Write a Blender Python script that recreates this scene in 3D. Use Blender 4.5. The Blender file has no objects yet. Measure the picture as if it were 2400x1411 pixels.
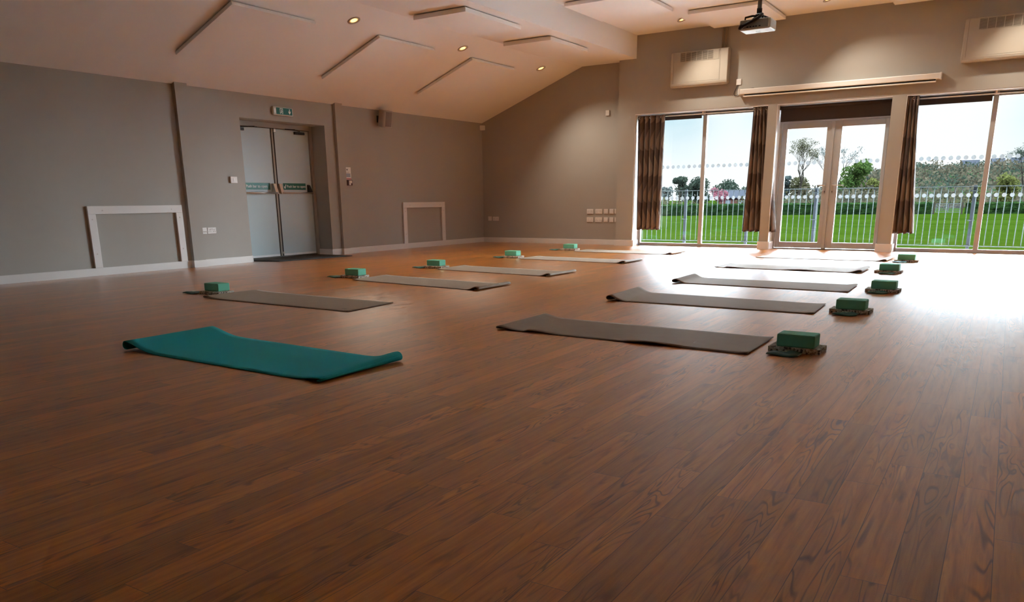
import bpy, bmesh, math, random
from mathutils import Vector, Matrix, noise as mnoise

scene = bpy.context.scene
COL = scene.collection
PI = math.pi
random.seed(7)

# ------------------------------------------------------------------ camera
cam_data = bpy.data.cameras.new('camera')
cam = bpy.data.objects.new('camera', cam_data)
COL.objects.link(cam)
cam_data.sensor_fit = 'HORIZONTAL'
cam_data.sensor_width = 36.0
cam_data.lens = 27.290
cam_data.shift_x = 0.0
cam_data.shift_y = 0.10400
cam_data.clip_end = 1500
cam_data.clip_start = 0.05
_ro, _pi, _ya = math.radians(-0.61008187), math.radians(15.02704401), math.radians(-32.87964305)
fw = Vector((math.sin(_ya)*math.cos(_pi), math.cos(_ya)*math.cos(_pi), -math.sin(_pi)))
r0 = Vector((math.cos(_ya), -math.sin(_ya), 0))
u0 = r0.cross(fw)
rr = math.cos(_ro)*r0 + math.sin(_ro)*u0
uu = -math.sin(_ro)*r0 + math.cos(_ro)*u0
cm = Matrix(((rr.x, uu.x, -fw.x, 0), (rr.y, uu.y, -fw.y, 0), (rr.z, uu.z, -fw.z, 0.87), (0, 0, 0, 1)))
cam.matrix_world = cm
scene.camera = cam

# ------------------------------------------------------------------ view / sky / sun
scene.view_settings.view_transform = 'Standard'
scene.view_settings.look = 'None'
scene.view_settings.gamma = 1.0
scene.view_settings.use_curve_mapping = False
scene.view_settings.exposure = 0.0
scene.cycles.use_denoising = True
scene.cycles.caustics_reflective = True
scene.cycles.caustics_refractive = False
scene.cycles.max_bounces = 8
scene.cycles.diffuse_bounces = 5
scene.cycles.glossy_bounces = 4
scene.cycles.transparent_max_bounces = 16
scene.cycles.sample_clamp_indirect = 25.0

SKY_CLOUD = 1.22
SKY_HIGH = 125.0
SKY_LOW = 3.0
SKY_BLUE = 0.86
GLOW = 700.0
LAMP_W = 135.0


class NT:
    """small node-tree helper"""
    def __init__(self, tree):
        self.t = tree
        tree.nodes.clear()

    def n(self, typ, *ins, **kw):
        nd = self.t.nodes.new(typ)
        for k, v in kw.items():
            setattr(nd, k, v)
        for i, v in enumerate(ins):
            if v is not None:
                self.put(nd, i, v)
        return nd

    def put(self, nd, key, v):
        s = nd.inputs[key]
        if isinstance(v, bpy.types.NodeSocket):
            self.t.links.new(v, s)
        elif isinstance(v, bpy.types.Node):
            self.t.links.new(v.outputs[0], s)
        else:
            s.default_value = v

    def m(self, op, a, b=None, c=None, clamp=False):
        nd = self.n('ShaderNodeMath', a, b, c, operation=op)
        nd.use_clamp = clamp
        return nd.outputs[0]

    def mix(self, fac, a, b, blend='MIX'):
        nd = self.t.nodes.new('ShaderNodeMix')
        nd.data_type = 'RGBA'
        nd.blend_type = blend
        self.put(nd, 0, fac)
        for k, v in ((6, a), (7, b)):
            if isinstance(v, (tuple, list)) and len(v) == 3:
                v = (*v, 1)
            self.put(nd, k, v)
        return nd.outputs[2]

    def ramp(self, fac, stops, interp='LINEAR'):
        nd = self.n('ShaderNodeValToRGB', fac)
        cr = nd.color_ramp
        cr.interpolation = interp
        while len(cr.elements) < len(stops):
            cr.elements.new(0.5)
        for e, (p, c) in zip(cr.elements, stops):
            e.position = p
            e.color = (*c, 1) if len(c) == 3 else c
        return nd.outputs[0]

    def noise(self, vec, scale, detail=3.0, rough=0.55, dist=0.0):
        nd = self.n('ShaderNodeTexNoise')
        self.put(nd, 'Vector', vec)
        self.put(nd, 'Scale', scale)
        self.put(nd, 'Detail', detail)
        self.put(nd, 'Roughness', rough)
        self.put(nd, 'Distortion', dist)
        return nd.outputs[0]


world = bpy.data.worlds.new('sky')
scene.world = world
world.use_nodes = True
W = NT(world.node_tree)
tc = W.n('ShaderNodeTexCoord')
mp = W.n('ShaderNodeMapping', tc.outputs['Generated'])
mp.inputs['Scale'].default_value = (1.0, 1.0, 2.6)
mp.inputs['Location'].default_value = (0.35, 0.1, 0.42)
cl = W.noise(mp.outputs[0], 2.6, 6.0, 0.55, 0.3)
sep = W.n('ShaderNodeSeparateXYZ', tc.outputs['Generated'])
def toward(az, el):
    az, el = math.radians(az), math.radians(el)
    return Vector((math.sin(az)*math.cos(el), math.cos(az)*math.cos(el), math.sin(el)))


dirn = W.n('ShaderNodeVectorMath', tc.outputs['Generated'], operation='NORMALIZE').outputs[0]


def lobe(az, el, k):
    nd = W.n('ShaderNodeVectorMath', dirn, operation='DOT_PRODUCT')
    nd.inputs[1].default_value = toward(az, el)
    return W.m('EXPONENT', W.m('MULTIPLY', W.m('SUBTRACT', nd.outputs['Value'], 1.0), k))


# thin breaks in the cloud where pale blue shows
gaps = W.m('ADD', W.m('ADD', lobe(-21.5, 5.9, 900.0), lobe(1.5, 4.2, 900.0)), W.m('MULTIPLY', lobe(-15.0, 6.0, 1500.0), 0.6))
mask = W.m('MULTIPLY', gaps, W.ramp(cl, [(0.30, (0.25, 0.25, 0.25)), (0.60, (1, 1, 1))]), clamp=True)
skycol = W.mix(mask, (SKY_CLOUD*0.97, SKY_CLOUD*0.99, SKY_CLOUD*1.01), (SKY_BLUE*0.62, SKY_BLUE*1.0, SKY_BLUE*1.16))
# bright veil of cloud where the low sun stands, off to the right of the picture
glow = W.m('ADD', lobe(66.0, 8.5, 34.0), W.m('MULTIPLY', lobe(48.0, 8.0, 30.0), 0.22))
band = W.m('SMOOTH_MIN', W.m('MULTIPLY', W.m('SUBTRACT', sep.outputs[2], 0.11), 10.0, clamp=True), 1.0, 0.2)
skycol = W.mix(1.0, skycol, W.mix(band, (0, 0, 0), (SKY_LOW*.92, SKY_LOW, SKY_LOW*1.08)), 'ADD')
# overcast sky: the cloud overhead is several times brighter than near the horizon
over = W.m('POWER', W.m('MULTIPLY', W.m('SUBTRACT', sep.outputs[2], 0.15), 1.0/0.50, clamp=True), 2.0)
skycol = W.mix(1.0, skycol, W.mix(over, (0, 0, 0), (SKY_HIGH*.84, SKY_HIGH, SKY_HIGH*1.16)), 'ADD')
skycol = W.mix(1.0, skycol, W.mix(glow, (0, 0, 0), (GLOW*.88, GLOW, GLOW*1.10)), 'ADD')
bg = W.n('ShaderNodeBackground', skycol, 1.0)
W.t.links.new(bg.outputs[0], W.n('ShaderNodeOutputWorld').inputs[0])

# ------------------------------------------------------------------ materials
MATS = {}


def new_mat(name):
    m = bpy.data.materials.new(name)
    m.use_nodes = True
    MATS[name] = m
    return m, NT(m.node_tree)


def finish(T, bsdf):
    out = T.n('ShaderNodeOutputMaterial')
    T.t.links.new(bsdf.outputs[0], out.inputs[0])


def principled(T, color, rough=0.5, metal=0.0, spec=0.5, normal=None, emis=None, emis_s=0.0, alpha=None):
    b = T.n('ShaderNodeBsdfPrincipled')
    if isinstance(color, (tuple, list)):
        color = (*color[:3], 1)
    T.put(b, 'Base Color', color)
    T.put(b, 'Roughness', rough)
    T.put(b, 'Metallic', metal)
    T.put(b, 'Specular IOR Level', spec)
    if normal is not None:
        T.put(b, 'Normal', normal)
    if emis is not None:
        T.put(b, 'Emission Color', (*emis, 1))
        T.put(b, 'Emission Strength', emis_s)
    finish(T, b)
    return b


def bump(T, h, strength=0.2, dist=0.002):
    nd = T.n('ShaderNodeBump')
    T.put(nd, 'Strength', strength)
    T.put(nd, 'Distance', dist)
    T.put(nd, 'Height', h)
    return nd.outputs[0]


def simple(name, col, rough=0.5, metal=0.0, spec=0.5, var=0.06, scale=30.0, bumps=0.0, bscale=400.0, emis=None, es=0.0):
    """paint / plastic / metal with slight procedural mottling"""
    m, T = new_mat(name)
    co = T.n('ShaderNodeTexCoord').outputs['Object']
    n = T.noise(co, scale, 4.0)
    c = T.mix(n, tuple(x*(1-var) for x in col), tuple(min(1, x*(1+var)) for x in col))
    nm = None
    if bumps:
        nm = bump(T, T.noise(co, bscale, 2.0), bumps, 0.001)
    principled(T, c, rough, metal, spec, nm, emis, es)
    return m


simple('wall_paint', (0.375, 0.36, 0.325), 0.62, spec=0.35, var=0.025, scale=2.0, bumps=0.12, bscale=220)
simple('ceiling_paint', (0.835, 0.865, 0.875), 0.7, spec=0.25, var=0.02, scale=1.2, bumps=0.05, bscale=160)
simple('panel_white', (0.835, 0.865, 0.875), 0.75, spec=0.2, var=0.02, scale=6.0, bumps=0.1, bscale=500)
simple('white_gloss', (0.72, 0.72, 0.71), 0.35, var=0.02, scale=8.0)
simple('white_plastic', (0.74, 0.72, 0.69), 0.38, var=0.02, scale=12)
simple('plastic_cream', (0.42, 0.385, 0.325), 0.4, var=0.02, scale=9)
simple('plastic_shadow', (0.10, 0.085, 0.06), 0.6)
simple('upvc_frame', (0.38, 0.39, 0.40), 0.32, var=0.02, scale=6)
simple('door_paint', (0.54, 0.67, 0.72), 0.5, spec=0.3, var=0.02, scale=5)
simple('door_frame_dark', (0.13, 0.125, 0.115), 0.5)
simple('steel', (0.62, 0.60, 0.57), 0.28, metal=1.0, var=0.08, scale=60)
simple('dark_rubber', (0.012, 0.012, 0.012), 0.6)
simple('black_plastic', (0.010, 0.010, 0.012), 0.45)
simple('pale_strip', (0.80, 0.84, 0.88), 0.35, var=0.02)
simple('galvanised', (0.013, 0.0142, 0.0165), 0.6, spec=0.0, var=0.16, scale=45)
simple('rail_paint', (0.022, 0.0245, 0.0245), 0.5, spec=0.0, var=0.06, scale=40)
simple('blind_brown', (0.045, 0.030, 0.026), 0.8, var=0.15, scale=300, bumps=0.2, bscale=900)
simple('curtain_pole_white', (0.70, 0.66, 0.60), 0.35)
simple('projector_white', (0.70, 0.72, 0.66), 0.4, var=0.03)
simple('projector_grey', (0.33, 0.29, 0.23), 0.5, var=0.12, scale=80)
simple('speaker_shell', (0.42, 0.40, 0.38), 0.45)
simple('speaker_grille', (0.22, 0.20, 0.19), 0.6, var=0.3, scale=700)
simple('sign_green', (0.0, 0.105, 0.085), 0.35, var=0.1, scale=25, emis=(0.0, 0.5, 0.4), es=0.02)
simple('sign_green_sticker', (0.012, 0.17, 0.135), 0.35, var=0.06)
simple('sign_white', (0.80, 0.84, 0.83), 0.4, emis=(0.8, 1.0, 0.95), es=0.05)
simple('sign_housing', (0.55, 0.60, 0.58), 0.3)
simple('notice_white', (0.78, 0.80, 0.76), 0.4)
simple('notice_blue', (0.10, 0.19, 0.30), 0.4, var=0.2, scale=90)
simple('notice_red', (0.55, 0.22, 0.20), 0.4, var=0.15, scale=60)
simple('callpoint_red', (0.055, 0.018, 0.018), 0.35)
simple('pouch_green', (0.018, 0.130, 0.105), 0.42, var=0.22, scale=60, bumps=0.25, bscale=700)
simple('pouch_edge', (0.30, 0.36, 0.31), 0.5)
simple('pouch_print', (0.55, 0.62, 0.42), 0.6)
simple('mark_dark', (0.085, 0.07, 0.058), 0.6)
simple('mark_pale', (0.42, 0.40, 0.37), 0.5)
simple('bark', (0.0050, 0.0042, 0.0034), 0.9, spec=0.0, var=0.35, scale=9)
m, T = new_mat('dot_film')      # thin white vinyl, mostly lit through from outside
finish(T, T.n('ShaderNodeMixShader', 0.75, T.n('ShaderNodeBsdfDiffuse', (0.8, 0.84, 0.86, 1)).outputs[0], T.n('ShaderNodeBsdfTranslucent', (0.080, 0.086, 0.090, 1)).outputs[0]))
simple('terrace_bounce_paving', (0.74, 0.74, 0.72), 0.85, spec=0.1, var=0.10, scale=3)  # made extra pale so the unseen terrace throws daylight up at the ceiling
simple('brick_far', (0.0130, 0.0060, 0.0048), 0.8, spec=0.0, var=0.25, scale=3)
simple('render_far', (0.0210, 0.0198, 0.0170), 0.8, spec=0.0, var=0.1, scale=2)
simple('roof_far', (0.0045, 0.0048, 0.0058), 0.7, spec=0.0, var=0.2, scale=2)
simple('pane_far', (0.018, 0.020, 0.022), 0.15, spec=0.1)

# glass: clear pane that mirrors by angle
m, T = new_mat('clear_glass')
fr = T.n('ShaderNodeFresnel')
fr.inputs[0].default_value = 1.5
tr = T.n('ShaderNodeBsdfTransparent', (0.955, 0.975, 0.972, 1))
gl = T.n('ShaderNodeBsdfGlossy', (1, 1, 1, 1), 0.0)
mx = T.n('ShaderNodeMixShader', fr.outputs[0], tr.outputs[0], gl.outputs[0])
finish(T, mx)

# lamp lens
m, T = new_mat('lamp_lens')
principled(T, (0.8, 0.7, 0.5), 0.4, emis=(1.0, 0.80, 0.38), emis_s=1.25)
m, T = new_mat('lamp_glow_ring')
principled(T, (0.7, 0.5, 0.2), 0.4, emis=(1.0, 0.62, 0.16), emis_s=0.45)

# oak-look vinyl planks
m, T = new_mat('vinyl_planks')
co = T.n('ShaderNodeTexCoord').outputs['Object']
s = T.n('ShaderNodeSeparateXYZ', co)
u = T.m('ADD', s.outputs[0], T.m('MULTIPLY', s.outputs[1], 0.015))
v = T.m('SUBTRACT', s.outputs[1], T.m('MULTIPLY', s.outputs[0], 0.015))
uw = T.m('DIVIDE', T.m('SUBTRACT', u, 0.075), 0.1025)
iu = T.m('FLOOR', uw)
fu = T.m('SUBTRACT', uw, iu)
wn = T.n('ShaderNodeTexWhiteNoise', None, noise_dimensions='1D')
T.put(wn, 'W', iu)
vo = T.m('DIVIDE', T.m('ADD', v, T.m('MULTIPLY', wn.outputs[0], 0.93)), 0.93)
iv = T.m('FLOOR', vo)
fv = T.m('SUBTRACT', vo, iv)
wn2 = T.n('ShaderNodeTexWhiteNoise', noise_dimensions='2D')
T.put(wn2, 'Vector', T.n('ShaderNodeCombineXYZ', iu, iv, 0.0))
rnd = wn2.outputs[0]
gz = T.m('MULTIPLY', rnd, 37.0)
g1 = T.noise(T.n('ShaderNodeCombineXYZ', T.m('MULTIPLY', u, 46.0), T.m('MULTIPLY', v, 2.4), gz), 1.0, 6.0, 0.62, 0.25)
g2 = T.noise(T.n('ShaderNodeCombineXYZ', T.m('MULTIPLY', u, 11.0), T.m('MULTIPLY', v, 1.15), gz), 1.0, 2.0, 0.5, 0.4)
rings = T.m('SINE', T.m('MULTIPLY', g2, 95.0))
ringm = T.ramp(T.m('MULTIPLY', T.m('ADD', rings, 1.0), 0.5), [(0.0, (1, 1, 1)), (0.20, (0.25, 0.25, 0.25)), (0.42, (0, 0, 0))])
ringsel = T.ramp(T.noise(T.n('ShaderNodeCombineXYZ', T.m('MULTIPLY', u, 9.0), T.m('MULTIPLY', v, 0.9), T.m('ADD', gz, 5.0)), 1.0, 2.0), [(0.48, (0, 0, 0)), (0.60, (1, 1, 1))])
ringf = T.m('MULTIPLY', ringm, ringsel)
smudge = T.ramp(T.noise(T.n('ShaderNodeCombineXYZ', T.m('MULTIPLY', u, 13.0), T.m('MULTIPLY', v, 3.0), T.m('ADD', gz, 11.0)), 1.0, 3.0, 0.5), [(0.63, (0, 0, 0)), (0.74, (1, 1, 1))])
base = T.ramp(g1, [(0.22, (0.38, 0.118, 0.017)), (0.50, (0.60, 0.205, 0.034)), (0.80, (0.75, 0.30, 0.058))])
tone = T.mix(rnd, (0.76, 0.78, 0.80), (1.16, 1.12, 1.08))
base = T.mix(1.0, base, tone, 'MULTIPLY')
base = T.mix(T.m('MULTIPLY', ringf, 0.62), base, (0.060, 0.022, 0.010))
base = T.mix(T.m('MULTIPLY', smudge, 0.50), base, (0.050, 0.026, 0.022))
eu = T.m('MINIMUM', fu, T.m('SUBTRACT', 1.0, fu))
ev = T.m('MULTIPLY', T.m('MINIMUM', fv, T.m('SUBTRACT', 1.0, fv)), 9.07)
seam = T.m('LESS_THAN', T.m('MINIMUM', eu, ev), 0.011)
base = T.mix(T.m('MULTIPLY', seam, 0.6), base, (0.035, 0.016, 0.009))
fine = T.noise(T.n('ShaderNodeCombineXYZ', T.m('MULTIPLY', u, 330.0), T.m('MULTIPLY', v, 240.0), 0.0), 1.0, 2.0, 0.6)
mid = T.noise(T.n('ShaderNodeCombineXYZ', T.m('MULTIPLY', u, 26.0), T.m('MULTIPLY', v, 7.0), 1.0), 1.0, 3.0, 0.55)
hgt = T.m('ADD', T.m('ADD', fine, T.m('MULTIPLY', mid, 0.8)), T.m('MULTIPLY', T.m('ADD', ringf, T.m('MULTIPLY', seam, 2.0)), -0.5))
nm = bump(T, hgt, 0.36, 0.0014)
rough = T.m('ADD', 0.30, T.m('MULTIPLY', mid, 0.18))
df = T.n('ShaderNodeBsdfDiffuse', base, 0.0)
T.put(df, 'Normal', nm)
gs = T.n('ShaderNodeBsdfGlossy', (1, 1, 1, 1), rough, distribution='BECKMANN')
T.put(gs, 'Normal', nm)
fr = T.n('ShaderNodeFresnel')
fr.inputs[0].default_value = 1.33
T.put(fr, 'Normal', nm)
finish(T, T.n('ShaderNodeMixShader', fr.outputs[0], df.outputs[0], gs.outputs[0]))


def mat_rubber(name, c0, c1, diag=False, rough=0.55):
    m, T = new_mat(name)
    co = T.n('ShaderNodeTexCoord').outputs['Object']
    n = T.noise(co, 7.0, 5.0, 0.6)
    c = T.mix(n, c0, c1)
    if diag:
        s = T.n('ShaderNodeSeparateXYZ', co)
        a = T.m('SINE', T.m('MULTIPLY', T.m('ADD', s.outputs[0], s.outputs[1]), 420.0))
        b = T.m('SINE', T.m('MULTIPLY', T.m('SUBTRACT', s.outputs[0], s.outputs[1]), 420.0))
        h = T.m('MULTIPLY', a, b)
        c = T.mix(T.m('MULTIPLY', T.m('ADD', h, 1.0), 0.5), c, tuple(x*0.78 for x in c0))
        nm = bump(T, h, 0.55, 0.002)
    else:
        h = T.noise(co, 260.0, 3.0, 0.7)
        nm = bump(T, h, 0.35, 0.0012)
    principled(T, c, rough, 0.0, 0.05, nm)


mat_rubber('mat_grey', (0.33, 0.275, 0.222), (0.395, 0.335, 0.272), rough=0.50)
mat_rubber('mat_teal', (0.035, 0.60, 0.68), (0.045, 0.68, 0.76), True, 0.60)
mat_rubber('block_foam', (0.16, 0.50, 0.34), (0.19, 0.57, 0.40), rough=0.55)
mat_rubber('coir', (0.055, 0.050, 0.045), (0.11, 0.10, 0.09), rough=0.9)

# recycled chip-foam slab
m, T = new_mat('chip_foam')
co = T.n('ShaderNodeTexCoord').outputs['Object']
vr = T.n('ShaderNodeTexVoronoi')
T.put(vr, 'Vector', co)
T.put(vr, 'Scale', 95.0)
c = T.ramp(T.n('ShaderNodeSeparateColor', vr.outputs['Color']).outputs[0],
           [(0.0, (0.10, 0.085, 0.07)), (0.2, (0.30, 0.25, 0.19)), (0.36, (0.52, 0.48, 0.40)), (0.75, (0.60, 0.57, 0.50)), (0.97, (0.72, 0.70, 0.66))], 'CONSTANT')
principled(T, c, 0.85, 0, 0.3, bump(T, vr.outputs['Distance'], 0.4, 0.003))

# brown curtain with pale leaf motif
m, T = new_mat('curtain_cloth')
uv = T.n('ShaderNodeTexCoord').outputs['UV']
s = T.n('ShaderNodeSeparateXYZ', uv)
uu_ = T.m('DIVIDE', s.outputs[0], 0.26)
vv_ = T.m('DIVIDE', s.outputs[1], 0.46)
row = T.m('FLOOR', vv_)
uo = T.m('ADD', uu_, T.m('MULTIPLY', T.m('MODULO', row, 2.0), 0.5))
fx = T.m('SUBTRACT', T.m('FRACT', uo), 0.5)
fy = T.m('SUBTRACT', T.m('FRACT', vv_), 0.46)
wid = T.m('MULTIPLY', T.m('SUBTRACT', 0.62, fy), 0.62)
d = T.m('ADD', T.m('POWER', T.m('DIVIDE', T.m('ABSOLUTE', fx), T.m('MAXIMUM', wid, 0.05)), 2.0), T.m('POWER', T.m('DIVIDE', fy, 0.44), 2.0))
leaf = T.ramp(d, [(0.80, (1, 1, 1)), (0.92, (0, 0, 0))])
vein = T.m('LESS_THAN', T.m('ABSOLUTE', fx), 0.025)
leaf = T.m('MULTIPLY', leaf, T.m('SUBTRACT', 1.0, T.m('MULTIPLY', vein, 0.5)))
weave = T.noise(T.n('ShaderNodeMapping', uv).outputs[0], 260.0, 2.0)
cb = T.mix(leaf, (0.080, 0.054, 0.044), (0.215, 0.160, 0.122))
cb = T.mix(T.m('MULTIPLY', weave, 0.4), cb, (0.10, 0.072, 0.060))
b = T.n('ShaderNodeBsdfPrincipled')
T.put(b, 'Base Color', cb)
T.put(b, 'Roughness', 0.6)
T.put(b, 'Sheen Weight', 0.15)
T.put(b, 'Specular IOR Level', 0.25)
tl = T.n('ShaderNodeBsdfTranslucent', T.mix(0.5, cb, (0.09, 0.06, 0.045)))
finish(T, T.n('ShaderNodeMixShader', 0.10, b.outputs[0], tl.outputs[0]))


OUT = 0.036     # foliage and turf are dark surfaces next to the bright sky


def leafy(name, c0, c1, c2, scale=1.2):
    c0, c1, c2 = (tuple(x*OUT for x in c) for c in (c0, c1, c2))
    m, T = new_mat(name)
    co = T.n('ShaderNodeTexCoord').outputs['Object']
    n = T.noise(co, scale, 4.0, 0.65)
    c = T.ramp(n, [(0.30, c0), (0.52, c1), (0.72, c2)])
    b = T.n('ShaderNodeBsdfDiffuse', c)
    tl = T.n('ShaderNodeBsdfTranslucent', c)
    finish(T, T.n('ShaderNodeMixShader', 0.3, b.outputs[0], tl.outputs[0]))


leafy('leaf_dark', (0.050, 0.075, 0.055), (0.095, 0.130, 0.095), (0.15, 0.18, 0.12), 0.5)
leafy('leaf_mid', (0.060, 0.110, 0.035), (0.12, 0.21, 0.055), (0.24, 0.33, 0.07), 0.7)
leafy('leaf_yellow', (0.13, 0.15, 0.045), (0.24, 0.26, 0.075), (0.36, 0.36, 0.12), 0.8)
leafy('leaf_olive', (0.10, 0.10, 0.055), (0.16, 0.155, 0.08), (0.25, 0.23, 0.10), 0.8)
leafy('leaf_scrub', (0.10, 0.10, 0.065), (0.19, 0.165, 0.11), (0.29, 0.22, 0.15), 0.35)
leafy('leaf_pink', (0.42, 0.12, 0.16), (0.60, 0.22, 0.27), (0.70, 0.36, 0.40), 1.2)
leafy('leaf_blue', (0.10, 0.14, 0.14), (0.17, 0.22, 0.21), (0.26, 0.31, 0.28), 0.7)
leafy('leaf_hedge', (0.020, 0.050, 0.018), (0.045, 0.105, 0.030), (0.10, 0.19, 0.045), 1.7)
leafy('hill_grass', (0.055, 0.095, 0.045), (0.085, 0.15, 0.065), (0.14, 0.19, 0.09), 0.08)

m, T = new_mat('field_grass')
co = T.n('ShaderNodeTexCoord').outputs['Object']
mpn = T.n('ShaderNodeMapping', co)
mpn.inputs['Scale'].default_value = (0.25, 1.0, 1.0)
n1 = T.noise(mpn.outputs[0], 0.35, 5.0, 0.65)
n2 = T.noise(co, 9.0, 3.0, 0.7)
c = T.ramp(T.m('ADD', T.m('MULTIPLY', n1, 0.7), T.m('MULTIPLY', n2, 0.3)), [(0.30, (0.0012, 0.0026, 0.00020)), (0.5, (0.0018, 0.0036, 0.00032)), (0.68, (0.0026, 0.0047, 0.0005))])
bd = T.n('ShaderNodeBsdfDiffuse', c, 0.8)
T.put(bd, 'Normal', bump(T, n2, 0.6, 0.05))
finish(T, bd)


# ------------------------------------------------------------------ mesh helpers
class MB:
    def __init__(self):
        self.v, self.f, self.uv = [], [], None

    def add(self, verts, faces):
        o = len(self.v)
        self.v += [tuple(p) for p in verts]
        self.f += [tuple(i+o for i in f) for f in faces]
        return self

    def box(self, x0, x1, y0, y1, z0, z1):
        return self.add([(x0, y0, z0), (x1, y0, z0), (x1, y1, z0), (x0, y1, z0), (x0, y0, z1), (x1, y0, z1), (x1, y1, z1), (x0, y1, z1)],
                        [(0, 3, 2, 1), (4, 5, 6, 7), (0, 1, 5, 4), (1, 2, 6, 5), (2, 3, 7, 6), (3, 0, 4, 7)])

    def prism(self, poly, axis, a, b):
        """extrude a 2-D polygon along axis (0,1,2) from a to b"""
        def P(p, t):
            return ((t, p[0], p[1]), (p[0], t, p[1]), (p[0], p[1], t))[axis]
        n = len(poly)
        vs = [P(p, a) for p in poly] + [P(p, b) for p in poly]
        fs = [tuple(range(n)), tuple(range(2*n-1, n-1, -1))]
        fs += [((i+1) % n, i, n+i, n+(i+1) % n) for i in range(n)]
        return self.add(vs, fs)

    def cyl(self, p0, p1, r0, r1=None, n=12, caps=True):
        r1 = r0 if r1 is None else r1
        p0, p1 = Vector(p0), Vector(p1)
        d = (p1-p0).normalized()
        a = d.orthogonal().normalized()
        b = d.cross(a)
        vs = []
        for p, r in ((p0, r0), (p1, r1)):
            for i in range(n):
                t = 2*PI*i/n
                vs.append(p + a*(r*math.cos(t)) + b*(r*math.sin(t)))
        fs = [(i, (i+1) % n, n+(i+1) % n, n+i) for i in range(n)]
        if caps:
            fs += [tuple(range(n-1, -1, -1)), tuple(range(n, 2*n))]
        return self.add(vs, fs)

    def tube(self, pts, r, n=8):
        pts = [Vector(p) for p in pts]
        rs = r if isinstance(r, (list, tuple)) else [r]*len(pts)
        vs, fs = [], []
        a = None
        for i, p in enumerate(pts):
            d = (pts[min(i+1, len(pts)-1)] - pts[max(i-1, 0)]).normalized()
            a = d.orthogonal().normalized() if a is None else (a - d*a.dot(d)).normalized()
            b = d.cross(a)
            for k in range(n):
                t = 2*PI*k/n
                vs.append(p + a*(rs[i]*math.cos(t)) + b*(rs[i]*math.sin(t)))
        for i in range(len(pts)-1):
            for k in range(n):
                fs.append((i*n+k, i*n+(k+1) % n, (i+1)*n+(k+1) % n, (i+1)*n+k))
        fs += [tuple(range(n-1, -1, -1)), tuple(range((len(pts)-1)*n, len(pts)*n))]
        return self.add(vs, fs)

    def ring(self, c, axis, prof, n=28):
        """lathe: prof = [(radius, height along axis)]"""
        c, d = Vector(c), Vector(axis).normalized()
        a = d.orthogonal().normalized()
        b = d.cross(a)
        vs, fs, k = [], [], len(prof)
        for i in range(n):
            t = 2*PI*i/n
            e = a*math.cos(t) + b*math.sin(t)
            vs += [c + e*r + d*h for r, h in prof]
        for i in range(n):
            j = (i+1) % n
            for q in range(k-1):
                fs.append((i*k+q, j*k+q, j*k+q+1, i*k+q+1))
        return self.add(vs, fs)

    def grid(self, P, nu, nv, uv=None):
        o = len(self.v)
        vs = [P(i/nu, j/nv) for j in range(nv+1) for i in range(nu+1)]
        fs = [(j*(nu+1)+i, j*(nu+1)+i+1, (j+1)*(nu+1)+i+1, (j+1)*(nu+1)+i) for j in range(nv) for i in range(nu)]
        self.add(vs, fs)
        if uv:
            self.uv = [uv(i/nu, j/nv) for j in range(nv+1) for i in range(nu+1)]
        return self

    def build(self, name, mat, parent=None, origin=None, smooth=False, bevel=0.0, bseg=2, solid=0.0, fix=True):
        me = bpy.data.meshes.new(name)
        org = Vector(origin) if origin is not None else None
        if org is None and parent is not None and 'org' in parent:
            org = Vector(parent['org'])
            loc = Vector((0, 0, 0))
        elif org is not None:
            loc = org
        else:
            org = loc = Vector((0, 0, 0))
        me.from_pydata([tuple(Vector(p)-org) for p in self.v], [], self.f)
        if fix:
            bm = bmesh.new()
            bm.from_mesh(me)
            bmesh.ops.recalc_face_normals(bm, faces=bm.faces)
            bm.to_mesh(me)
            bm.free()
        if self.uv:
            ul = me.uv_layers.new(name='UVMap')
            for lp in me.loops:
                ul.data[lp.index].uv = self.uv[lp.vertex_index]
        me.materials.append(MATS[mat])
        if smooth:
            for p in me.polygons:
                p.use_smooth = True
        o = bpy.data.objects.new(name, me)
        COL.objects.link(o)
        if parent is not None:
            o.parent = parent
        else:
            o.location = loc
        if solid:
            md = o.modifiers.new('solid', 'SOLIDIFY')
            md.thickness = solid
            md.offset = -1
        if bevel:
            md = o.modifiers.new('bevel', 'BEVEL')
            md.width = bevel
            md.segments = bseg
            md.limit_method = 'ANGLE'
        return o


def tag(o, label, cat, group=None, kind=None):
    o['label'] = label
    o['category'] = cat
    if group:
        o['group'] = group
    if kind:
        o['kind'] = kind
    return o


def thing(name, label, cat, loc, group=None, kind=None):
    """an Empty at the thing's base; parts built with parent= take world coordinates"""
    o = bpy.data.objects.new(name, None)
    o.empty_display_size = 0.1
    COL.objects.link(o)
    o.location = loc
    o['org'] = [float(x) for x in loc]
    return tag(o, label, cat, group, kind)


def sub(o):
    """let a part parent sub-parts that use world coordinates"""
    o['org'] = o.parent['org']
    return o


def copy_thing(src, loc, label, group=None):
    r = src.copy()
    COL.objects.link(r)
    r.location = loc
    r['label'] = label
    if group:
        r['group'] = group
    for ch in list(src.children):
        c = ch.copy()
        COL.objects.link(c)
        c.parent = r
        for g in list(ch.children):
            d = g.copy()
            COL.objects.link(d)
            d.parent = c
    return r


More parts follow.
